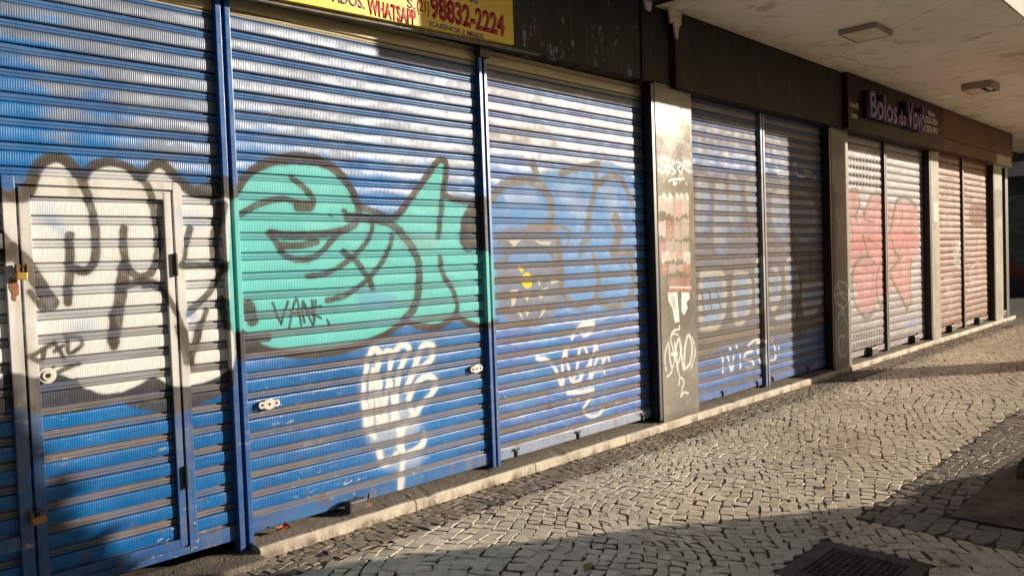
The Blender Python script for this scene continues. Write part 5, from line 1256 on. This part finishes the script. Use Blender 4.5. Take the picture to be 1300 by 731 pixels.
rail(12.255, 12.36, .09, 3.3, 4.186, M_RAILDK, S6, UV3); rail(10.692, 10.75, .09, 3.3, 4.15, M_RAILDK, S6, UV3, False)
S8 = shutter('salmon roller shutter with black scrawls and white marks, nearer of the salmon pair', 14.63, 16.28, ZB-.03, 3.36, ZB, M_SH6, UV3, True)
S9 = shutter('salmon roller shutter with a dark red block of paint, farther of the salmon pair', 16.34, 18.19, ZB-.03, 3.36, ZB, M_SH6, UV3, True)
rail(16.27, 16.36, .09, 3.3, 4.186, M_RAILDK, S8, UV3); rail(14.582, 14.63, .09, 3.3, 4.15, M_RAILDK, S8, UV3, False)
S10 = shutter('narrow salmon roller shutter at the rounded far corner behind the last pillar', 18.80, 19.42, ZB-.03, 3.3, ZB, M_SH6, UV3, True, y=4.26)
m = MB(); m.box(19.40, 19.62, 4.18, 4.6, .07, 3.3, .01); m.build('corner_post', M_BLACK, B)

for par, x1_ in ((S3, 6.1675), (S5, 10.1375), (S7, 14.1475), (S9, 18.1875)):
    m = MB(); m.box(x1_-.045, x1_, 4.116, 4.26, .09, 3.2, .003); m.build('guide_rail', M_BLACK, par)  # dark rails whose black also paints in the shaded recess beside each pillar

# hasp plates of the second shutter
def hasp(x, z, w=.135):
    h = .021; pts = []
    for cx, r in ((-w*.40, .021), (0, .031), (w*.40, .021)): pass
    top = [(-w*.40-.02,0),(-w*.40-.014,.016),(-w*.40,.021),(-.034,.017),(-.024,.026),(0,.032),(.024,.026),(.034,.017),(w*.40,.021),(w*.40+.014,.016),(w*.40+.02,0)]
    outl = top + [(a,-b) for a, b in top[::-1][1:-1]]
    m = MB(); m.prism([(x+a, z+b) for a, b in outl][::-1], 4.2, 4.214)
    o = m.build('lock_plate', M_STEEL, S2)
    for cx in (-w*.38, 0, w*.38):
        m = MB(); m.cyl((x+cx, 4.1985, z), (x+cx, 4.2045, z), .0075, n=14); m.build('key_hole', M_HOLE, o)
hasp(2.256, .842, .118); hasp(3.905, .846, .10)
# bottom latches on the blue shutters
def latch(x, par, z=.155):
    m = MB(); m.box(x-.006, x+.010, 4.205, 4.222, z-.045, z+.012, .002); m.box(x-.03, x+.032, 4.203, 4.219, z+.012, z+.026, .002)
    m.build('latch', M_DKSTEEL, par)
latch(4.30, S3); latch(5.05, S3); latch(5.98, S3); latch(7.45, S4); latch(8.22, S4); latch(8.60, S5); latch(9.55, S5)

# wicket door in the first shutter
W = thing('wicket_tmp', None, None); bpy.data.objects.remove(W)
m = MB(); yb, yf = 4.238, 4.204
m.box(1.040, 1.088, yf, yb, .160, 2.050, .003); m.box(1.708, 1.745, yf, yb, .160, 2.050, .003)
m.box(1.0885, 1.7075, yf+.002, yb, 2.008, 2.050, .003); m.box(1.0885, 1.7075, yf+.002, yb, .160, .20, .003)
DOOR = m.build('wicket_door', M_FRAME, S1, UV1)
m = MB()
m.box(.974, 1.028, yf-.002, yb, .12, 2.10, .003); m.box(1.757, 1.803, yf-.002, yb, .12, 2.10, .003); m.box(1.0285, 1.7565, yf, yb, 2.060, 2.10, .003); m.box(1.0285, 1.7565, yf, yb, .118, .150, .003)
m.box(.55, .9735, yf+.004, yb, 1.76, 1.83, .003); m.box(.55, .9735, yf+.004, yb, .355, .42, .003)
m.build('door_frame', M_FRAME, S1, UV1)
for z in (1.665, .53):
    m = MB(); m.box(1.738, 1.762, yf-.014, yf+.01, z-.055, z+.055, .004); m.cyl((1.75, yf-.014, z-.06), (1.75, yf-.014, z+.06), .010, n=12)
    m.build('hinge', M_DKSTEEL, DOOR)
m = MB(); m.cyl((1.122, 4.205, 1.155), (1.122, 4.222, 1.155), .038, n=26); m.cyl((1.122, 4.197, 1.155), (1.122, 4.206, 1.155), .024, n=22)
LOCK = m.build('deadbolt', simple('white_sprayed_lock', (.62,.61,.57), .5), DOOR)
m = MB(); m.cyl((1.122, 4.1945, 1.155), (1.122, 4.198, 1.155), .011, n=14); m.build('keyhole', M_HOLE, LOCK)

def padlock(label, x, y, z, w, h, mat, tilt=0.0):
    t = thing('padlock', label, 'padlock', (x, y, z), 'padlocks on the wicket door')
    m = MB(); m.box(x-w/2, x+w/2, y-.011, y+.011, z-h, z, .004); b = m.build('body', mat, t)
    m = MB(); r = w*.30
    m.tube([(x-r, y, z-.004), (x-r, y, z+.018)] + [(x-r*math.cos(a), y, z+.018+r*math.sin(a)) for a in [i*math.pi/8 for i in range(1, 8)]] + [(x+r, y, z+.018), (x+r, y, z-.004)], .0042, 8)
    m.build('shackle', M_DKSTEEL, t)
    t.rotation_euler = (0, tilt, 0)
    return t
padlock('yellow brass padlock hanging at head height on the wicket door edge', 1.028, 4.168, 1.648, .046, .034, M_BRASS, .06)
padlock('dirty orange padlock low on the wicket door edge in the shade', 1.040, 4.168, .505, .06, .034, simple('orange_brass', (.50,.24,.06), .5, .4), -.1)
for z in (1.66, .50):
    m = MB(); m.box(1.004, 1.020, 4.158, 4.19, z-.012, z+.028, .003); m.build('lock_eye', M_RUST, S1); m = MB(); m.box(1.046, 1.058, 4.158, 4.19, z-.012, z+.026, .003); m.build('lock_eye', M_RUST, S1)
m = MB(); m.prism([(.985,1.625),(.981,1.58),(.992,1.55),(.990,1.525),(1.004,1.515),(1.010,1.54),(1.020,1.545),(1.021,1.59),(1.012,1.62)][::-1], 4.1995, 4.2008); m.build('rust_patch', M_RUST, S1)

# floor locks and litter on the step
def floor_lock(label, x, y, z, s, mat=None):
    t = thing('floor_lock', label, 'floor lock', (x, y, z), 'locks on the step under the shutters')
    m = MB(); m.box(x-.075*s, x+.06*s, y-.035*s, y+.03*s, z+.012, z+.088*s, .012*s); m.build('body', mat or M_BLACK, t)
    m = MB(); m.box(x+.0605*s, x+.10*s, y-.022*s, y+.018*s, z+.02, z+.045*s, .004); m.cyl((x+.08*s, y, z+.03*s), (x+.10*s, y, z+.10*s), .008*s, n=10); m.build('bolt', M_RUST, t)
    return t
floor_lock('scuffed dark grey lock block on the step below the turquoise graffiti', 2.80, 4.165, .075, 1.0, simple('scuffed_lock_grey', (.085,.078,.07), .5, .4, 30))
for lab, x, y in (('black lock at the foot of the shutter with air holes', 11.62, 4.19), ('black lock at the foot of the shutter with the blue scribble', 13.45, 4.19), ('black lock at the foot of the nearer salmon shutter', 15.42, 4.19), ('black lock at the foot of the farther salmon shutter', 17.2, 4.19), ('black lock at the rounded far corner', 19.1, 4.20)):
    floor_lock(lab, x, y, .08, 1.55)
m = MB(); rg = random.Random(8); cc = Vector((2.285, 4.165, .10))
pts = [cc + Vector((rg.gauss(0,.022), rg.gauss(0,.012), abs(rg.gauss(.005,.016)))) for k in range(26)]
for k in range(30):
    a, b, c3 = rg.sample(pts, 3); m.add([a, b, c3], [(0,1,2)])
tag(m.build('wrapper', simple('orange_foil', (.62,.20,.09), .4, .3, 40)), 'crumpled orange wrapper on the step under the second shutter', 'litter')

# ------------------------------------------------------------------ lettering
def text(name, s, mat, par, x0, z0, w, h, y, ext=.002, bold=0.0, shear=0.0, res=3):
    cu = bpy.data.curves.new(name, 'FONT'); cu.body = s; cu.size = 1; cu.resolution_u = res; cu.shear = shear; cu.offset = bold
    tmp = bpy.data.objects.new(name, cu); COLL.objects.link(tmp)
    me = bpy.data.meshes.new_from_object(tmp.evaluated_get(bpy.context.evaluated_depsgraph_get()))
    bpy.data.objects.remove(tmp); bpy.data.curves.remove(cu)
    co = np.empty(len(me.vertices)*3, np.float32); me.vertices.foreach_get('co', co); co = co.reshape(-1, 3)
    mn = co.min(0); mx = co.max(0); sx = w/(mx[0]-mn[0]); sz = h/(mx[1]-mn[1])
    bm = bmesh.new(); bm.from_mesh(me); bpy.data.meshes.remove(me)
    for p in bm.verts: p.co = Vector((x0 + (p.co.x-mn[0])*sx, y, z0 + (p.co.y-mn[1])*sz))
    r = bmesh.ops.extrude_face_region(bm, geom=list(bm.faces))
    for p in [g for g in r['geom'] if isinstance(g, bmesh.types.BMVert)]: p.co.y += ext
    bmesh.ops.recalc_face_normals(bm, faces=list(bm.faces))
    m2 = bpy.data.meshes.new(name); bm.to_mesh(m2); bm.free(); m2.materials.append(mat)
    return link(bpy.data.objects.new(name, m2), par)

M_YEL = simple('yellow_sign_enamel', (.80,.53,.012), .4, .12, 5); M_RED = simple('red_sign_paint', (.42,.012,.018), .5, .15, 30); M_VIO = simple('violet_grey_sign_paint', (.22,.17,.24), .5, .2, 30)
T = thing('sign_board', 'yellow rental sign with hand painted red phone number above the shutters', 'sign', (3.3, 4.06, 3.19))
m = MB(); m.prism([(1.7,3.125),(4.262,3.216),(4.262,3.88),(1.7,3.88)][::-1], 4.052, 4.082)
BD = m.build('board', M_YEL, T)
YS = 4.0495
text('lettering', 'ADOS.', M_VIO, T, 2.70, 3.205, .235, .075, YS, bold=.02)
text('lettering', 'WHATSAPP', M_RED, T, 2.955, 3.178, .385, .104, YS, bold=.035)
text('lettering', 'S.', M_VIO, T, 3.27, 3.285, .07, .06, YS, bold=.02)
text('lettering', '(21)', M_RED, T, 3.352, 3.258, .105, .10, YS, bold=.01)
text('lettering', '98832-2224', M_RED, T, 3.468, 3.252, .70, .160, YS, bold=.036)
text('lettering', '(CARÊNCIA 2 MESES)', M_VIO, T, 3.452, 3.190, .50, .052, YS, bold=.02)
text('lettering', '00', M_VIO, T, 3.82, 3.435, .09, .07, YS, bold=.02)
m = MB(); m.prism([(-6,3.085),(1.7,3.106),(4.6,3.202),(4.6,3.2046),(-6,3.2046)][::-1], 4.088, 4.12); m.build('lintel_edge', simple('dirty_grey_edge', (.26,.23,.19), .8, .4, 14, .004), B)

M_BOARD = simple('dark_brown_sign_board', (.036,.013,.008), .6, .3, 4, spec=.15); M_PUR = simple('purple_letter_acrylic', (.20,.12,.32), .35, .15, 6); M_PURD = simple('dark_purple_letter_side', (.030,.020,.075), .4, .15, 6); M_CRM = simple('cream_sign_vinyl', (.70,.62,.50), .5, .1, 20)
T = thing('sign_board', 'dark brown cake shop sign with raised purple letters under the ceiling', 'sign', (12.4, 4.0, 3.18))
m = MB(); m.box(10.40, 14.44, 3.985, 4.4, 3.185, 3.895, .006); m.build('board', M_BOARD, T)
for s, x, w, z, h in (('Bolos', 10.90, 1.02, 3.36, .36), ('da', 12.00, .30, 3.375, .21), ('Vovó', 12.36, .80, 3.365, .38)):
    o = text('raised_letters', s, M_PUR, T, x, z, w, h, 3.885, .098, bold=.02)
    o.data.materials.append(M_PURD)
    for p in o.data.polygons:
        if abs(p.normal.y) < .5: p.material_index = 1
text('lettering', 'Loja', M_CRM, T, 10.46, 3.445, .185, .085, 3.981); text('lettering', 'B', M_CRM, T, 10.68, 3.462, .055, .068, 3.981); text('lettering', 'Leme', M_CRM, T, 10.50, 3.325, .20, .085, 3.981)
text('lettering', 'Telefone', M_CRM, T, 13.62, 3.69, .36, .085, 3.981); text('lettering', '2523-7854', M_CRM, T, 13.50, 3.565, .60, .10, 3.981, bold=.01); text('lettering', '2523-7917', M_CRM, T, 13.52, 3.425, .60, .10, 3.981, bold=.01)

# ceiling lamps
M_LAMPB = simple('grey_lamp_housing', (.34,.29,.24), .5, .2, 8); M_DIFF = simple('yellowed_lamp_diffuser', (.66,.52,.30), .4, .15, 5); M_DIFF2 = simple('cloudy_lamp_diffuser', (.62,.50,.40), .3, .15, 5)
def lamp(label, x, y, dm, gap, zb):
    t = thing('ceiling_lamp', label, 'ceiling lamp', (x, y, 3.905), 'lamps under the overhang')
    m = MB(); a, b = .24, .19
    m.box(x-a, x+a, y-b, y-b+.02, zb, 3.902, .003); m.box(x-a, x+a, y+b-.02, y+b, zb, 3.902, .003); m.box(x-a, x-a+.02, y-b+.0205, y+b-.0205, zb, 3.902, .003); m.box(x+a-.02, x+a, y-b+.0205, y+b-.0205, zb, 3.902, .003)
    m.box(x-a+.021, x+a-.021, y-b+.021, y+b-.021, 3.86, 3.90); m.build('housing', M_LAMPB, t)
    m = MB()
    if gap: m.box(x-a+.022, x+a-.022, y-b+.16, y+b-.022, zb+.004, zb+.016, .003)
    else: m.box(x-a+.022, x+a-.022, y-b+.022, y+b-.022, zb+.004, zb+.016, .003)
    m.build('diffuser', dm, t)
    if gap:
        m = MB(); m.cyl((x-.05, y-b+.09, 3.84), (x+.06, y-b+.07, 3.835), .028, n=14); m.build('bulb', simple('white_bulb_glass', (.80,.78,.72), .25, .05), t)
lamp('flat square ceiling lamp with yellowed cover, nearer the camera', 8.63, 3.11, M_DIFF, False, 3.848)
lamp('flat square ceiling lamp with partly open cover near the brown sign', 12.86, 3.06, M_DIFF2, True, 3.812)

# ------------------------------------------------------------------ manhole cover
T = thing('manhole_cover', 'square cast iron waffle manhole cover set in a concrete frame in the paving', 'manhole cover', (4.0, 1.545, 0))
m = MB(); x0, x1, y0, y1 = 3.705, 4.295, 1.265, 1.825; e = .085
m.box(x0, x1, y0, y0+e, -.03, .004, .004); m.box(x0, x1, y1-e, y1, -.03, .004, .004); m.box(x0, x0+e, y0+e+.0005, y1-e-.0005, -.03, .004, .004); m.box(x1-e, x1, y0+e+.0005, y1-e-.0005, -.03, .004, .004)
m.build('frame', M_CONC, T)
m = MB(); m.box(x0+e+.006, x1-e-.006, y0+e+.006, y1-e-.006, -.03, -.0055)
nx = 11
for i in range(nx):
    a = x0+e+.02+(x1-x0-2*e-.04)*i/(nx-1); m.box(a-.006, a+.006, y0+e+.007, y1-e-.007, -.0105, .001)
    b2 = y0+e+.02+(y1-y0-2*e-.04)*i/(nx-1); m.box(x0+e+.0075, x1-e-.0075, b2-.006, b2+.006, -.0103, .0004)
m.build('cover', M_IRON, T)

# grit and dry bits gathered against the step
def debris():
    m = MB(); rg = random.Random(31)
    for k in range(900):
        x = 1.3 + 17*rg.random()**1.6; y = (4.075 - abs(rg.gauss(0, .11))) if rg.random() < .75 else rg.uniform(4.11, 4.2)
        z = .002 if y < 4.09 else (.068 + (y-4.1)*.125 if x > 2.1 else .035)
        s_ = rg.uniform(.003, .011)*(1.5 if rg.random() < .12 else 1); h = s_*rg.uniform(.25, .8); a = rg.uniform(0, 3.1)
        v = [(x+s_*math.cos(a+i*1.57)*rg.uniform(.6,1.3), y+s_*math.sin(a+i*1.57)*rg.uniform(.5,1), z+h*rg.uniform(-.2,.5)) for i in range(4)]
        m.add(v+[(x, y, z+h)], [(0,1,4),(1,2,4),(2,3,4),(3,0,4)], mi=k % 3)
    o = m.build('dry_debris', [simple('grit_dark', (.09,.07,.05), .9), simple('grit_tan', (.30,.23,.15), .9), simple('grit_leaf', (.24,.13,.05), .8)])
    tag(o, 'scattered grit and dry leaf crumbs along the stone step', 'debris', kind='stuff')
debris()

# fallen leaves
def leaf(label, x, y, col, s, rot):
    m = MB(); ca, sa = math.cos(rot), math.sin(rot)
    pr = [(-1,0,.004),(-.5,.33,.012),(.1,.40,.016),(.7,.22,.010),(1,0,.005),(.7,-.22,.010),(.1,-.40,.004),(-.5,-.33,.004)]
    V = [(x+(a*ca-b*sa)*s, y+(a*sa+b*ca)*s, .006+c*s*14) for a, b, c in pr] + [(x, y, .010)]
    m.add(V, [(i, (i+1) % 8, 8) for i in range(8)], True)
    tag(m.build('fallen_leaf', simple('leaf_tint', col, .6, .3, 30)), label, 'leaf', 'fallen leaves on the pavement')
leaf('greenish yellow leaf on the shaded setts near the bottom edge', 3.16, 2.60, (.28,.26,.05), .055, .3)
leaf('bright green leaf beside the manhole cover at the bottom edge', 4.34, 1.20, (.22,.30,.03), .055, 2.0)
leaf('pale yellow leaf on the sunlit setts near the dark paving border', 5.30, 2.22, (.60,.46,.20), .055, 1.0)
leaf('brown leaf on the setts just above the manhole cover', 4.46, 1.90, (.30,.14,.04), .05, .7)
leaf('dry beige leaf lying on the dark paving border', 5.95, 1.72, (.42,.35,.22), .05, .2)

# ------------------------------------------------------------------ added shadow caster and tree stump
M_LEAF = simple('leaf_green', (.055,.085,.02), .55, .5, 4, col2=(.09,.12,.03)); M_BARK = simple('bark', (.13,.095,.065), .9, .5, 12, .02)
def foliage(m, n, cen, rad, size, rg, minr=0.0):
    for k in range(n):
        while True:
            p = Vector((rg.uniform(-1,1), rg.uniform(-1,1), rg.uniform(-1,1)))
            if minr < p.length < 1: break
        lump = 1 + .28*mnoise.noise(p*2.1 + Vector(cen))
        c = Vector(cen) + Vector((p.x*rad[0], p.y*rad[1], p.z*rad[2]))*lump
        q = Euler((rg.uniform(0,6.3), rg.uniform(0,6.3), rg.uniform(0,6.3))).to_matrix(); s = size*rg.uniform(.6,1.3)
        m.add([c+q@Vector(v) for v in ((-s,0,0),(0,-.45*s,.1*s),(s,0,0),(0,.45*s,.1*s))], [(0,1,2,3)])
rg = random.Random(21)
T = thing('shadow_shrub', 'unseen cone of green leaves added to cast the foreground shadow', 'shadow_shrub', (6.3, -.25, 0))
m = MB()  # leaf cone out of view, shaped for the shadow on paving and wall
for k in range(9500):
    z = 3.55*(1-math.sqrt(rg.random()))*.98 + .04; rr_ = 1.22*(1-z/3.6)*math.sqrt(rg.uniform(.05, 1)); a = rg.uniform(0, 6.3)
    c = Vector((6.16+rr_*math.cos(a), -.30+rr_*math.sin(a), z)) + Vector((mnoise.noise(Vector((a,z,0)))*.1, 0, 0))
    q = Euler((rg.uniform(0,6.3), rg.uniform(0,6.3), rg.uniform(0,6.3))).to_matrix(); sz = .075*rg.uniform(.6,1.3)
    m.add([c+q@Vector(v) for v in ((-sz,0,0),(0,-.5*sz,.1*sz),(sz,0,0),(0,.5*sz,.1*sz))], [(0,1,2,3)])
m.build('foliage', M_LEAF, T)
m = MB()
for k in range(7):
    a = k*.9; m.cyl((6.3+.08*math.cos(a), -.25+.08*math.sin(a), -.02), (6.3+.5*math.cos(a), -.25+.5*math.sin(a), 1.9), .045, .015, n=8)
m.build('stem', M_BARK, T)
# gnarled stump at the edge of the pit
bm = bmesh.new(); bmesh.ops.create_icosphere(bm, subdivisions=4, radius=1)
for p in bm.verts:
    d = p.co.copy(); n1 = mnoise.noise(d*2.2)*.35 + mnoise.noise(d*6)*.12
    p.co = Vector((6.27 + d.x*.30*(1+n1), 1.10 + d.y*.22*(1+n1), -.02 + max(-.1, d.z)*.24*(1+n1)))
m = MB(); m.bm(bm, smooth=True)
tag(m.build('tree_stump', M_BARK), 'low gnarled tree stump at the edge of the earth pit', 'stump')

# ------------------------------------------------------------------ across the side street and across the road
M_FARW = simple('far_wall_dark', (.05,.046,.042), .8, .4, 2); M_FARS = simple('far_shop_grey', (.10,.10,.10), .5, .5, 3); M_FARL = simple('far_pale_trim', (.40,.38,.35), .8, .2, 2)
T = thing('corner_shop', 'dark shop front across the side street at the right edge', 'building', (38, 8, -.13))
m = MB(); m.box(38, 52, -1, 22, -.13, 7.0); m.build('wall', M_FARW, T)
m = MB(); m.box(37.75, 37.99, -.5, 21.5, 4.35, 4.95, .02); m.build('awning_band', M_FARL, T)
for k in range(6):
    m = MB(); y = .4+k*3.5; m.box(37.9, 37.99, y, y+2.9, .25, 3.6, .02)
    for j in range(9): m.box(37.87, 37.899, y+.1, y+2.8, .45+j*.35, .60+j*.35)
    m.build('shutter', M_FARS, T)
m = MB(); m.box(33.0, 60, -6, 30, -.13, .02); tag(m.build('far_pavement', simple('far_paving', (.26,.22,.18), .8, .3, 3)), kind='structure')
T = thing('parked_car', 'red car parked across the side street, mostly hidden behind the corner', 'car', (31, 7.6, -.13))
def car():
    side = [(-2.1,.35),(-2.1,.75),(-1.75,.92),(-1.1,.98),(-.5,1.42),(.9,1.45),(1.5,1.02),(2.05,.9),(2.1,.4)]
    m = MB(); n = len(side); rings = []
    for y, sc in ((-.82,.9),(-.76,1),(.76,1),(.82,.9)):
        rings.append([(31+y*(1 if z < 1 else .85), 7.6+x*(1 if sc == 1 else .985), -.13+.05+z*(1 if sc == 1 else .97)) for x, z in side])
    V = [p for r_ in rings for p in r_]; F = []
    for k in range(3):
        for i in range(n):
            j = (i+1) % n; F.append((k*n+i, k*n+j, (k+1)*n+j, (k+1)*n+i))
    F += [list(range(n))[::-1], list(range(3*n, 4*n))]
    m.add(V, F); m.build('body', simple('red_car_paint', (.13,.012,.008), .5, .1), T)
    for wy in (-1.3, 1.3):
        for wx in (-.80, .80):
            m = MB(); m.cyl((31+wx-.1, 7.6+wy, .19), (31+wx+.1, 7.6+wy, .19), .32, n=24); m.build('wheel', M_BLACK, T)
    m = MB(); m.box(30.22, 30.27, 7.0, 8.5, 1.0, 1.28, .01); m.build('side_window', M_HOLE, T)
car()
# the far side of the road, only seen mirrored in the glossy slats
M_OPP = simple('opposite_facade', (.30,.27,.24), .8, .3, .6); M_OPPW = simple('opposite_window', (.04,.05,.06), .2, .2, 1)
for x0, x1, h, lab in ((-14, 2.5, 13, 'tall beige block of flats across the road'), (5, 13, 8.5, 'low beige block of flats across the road')):
    T = thing('apartment_block', lab, 'building', ((x0+x1)/2, -22, -.13))
    m = MB(); m.box(x0, x1, -34, -22, -.13, h); m.build('wall', M_OPP, T)
    for r_ in range(int(h/3)):
        for c_ in range(int((x1-x0)/3)):
            m = MB(); m.box(x0+.8+c_*3, x0+2.2+c_*3, -22.05, -21.98, 1+r_*3, 2.4+r_*3); m.build('window', M_OPPW, T)

# ------------------------------------------------------------------ light, sky, camera
AZ, EL = R(SUN_AZ), R(SUN_EL)
sd = Vector((math.sin(AZ)*math.cos(EL), -math.cos(AZ)*math.cos(EL), math.sin(EL)))
L = bpy.data.lights.new('sun', 'SUN'); L.energy = SUN_E; L.angle = R(.55); L.color = (1, .87, .70)
lo = bpy.data.objects.new('sun', L); link(lo); lo.rotation_euler = (-sd).to_track_quat('-Z', 'Y').to_euler(); lo.location = sd*40
w = bpy.data.worlds.new('World'); SC.world = w; w.use_nodes = True
nt = w.node_tree; nt.nodes.clear()
bg = nt.nodes.new('ShaderNodeBackground'); wo = nt.nodes.new('ShaderNodeOutputWorld'); sk = nt.nodes.new('ShaderNodeTexSky')
sk.sky_type = 'NISHITA'; sk.sun_disc = False; sk.sun_elevation = EL; sk.sun_rotation = math.atan2(sd.x, sd.y); sk.dust_density = 2.0
bg.inputs[1].default_value = SKY_S
nt.links.new(sk.outputs[0], bg.inputs[0]); nt.links.new(bg.outputs[0], wo.inputs[0])
cam = bpy.data.cameras.new('camera'); co = bpy.data.objects.new('camera', cam); link(co)
cam.sensor_width = 36; cam.lens = 36*1000/1300.; cam.clip_start = .05; cam.clip_end = 2000
r3 = Matrix(((.697262,-.04898713,.71514052), (-.71594515,.00158002,.69815475), (-.03533053,-.99879816,-.0339704)))
mw = Matrix((( r3[0][0], -r3[0][1], -r3[0][2], 0), (r3[1][0], -r3[1][1], -r3[1][2], 0), (r3[2][0], -r3[2][1], -r3[2][2], 1.62), (0,0,0,1)))
co.matrix_world = mw
SC.camera = co
SC.view_settings.view_transform = 'Standard'; SC.view_settings.look = 'None'; SC.view_settings.exposure = EXPO; SC.view_settings.gamma = 1; SC.view_settings.use_curve_mapping = False
SC.cycles.max_bounces = 8
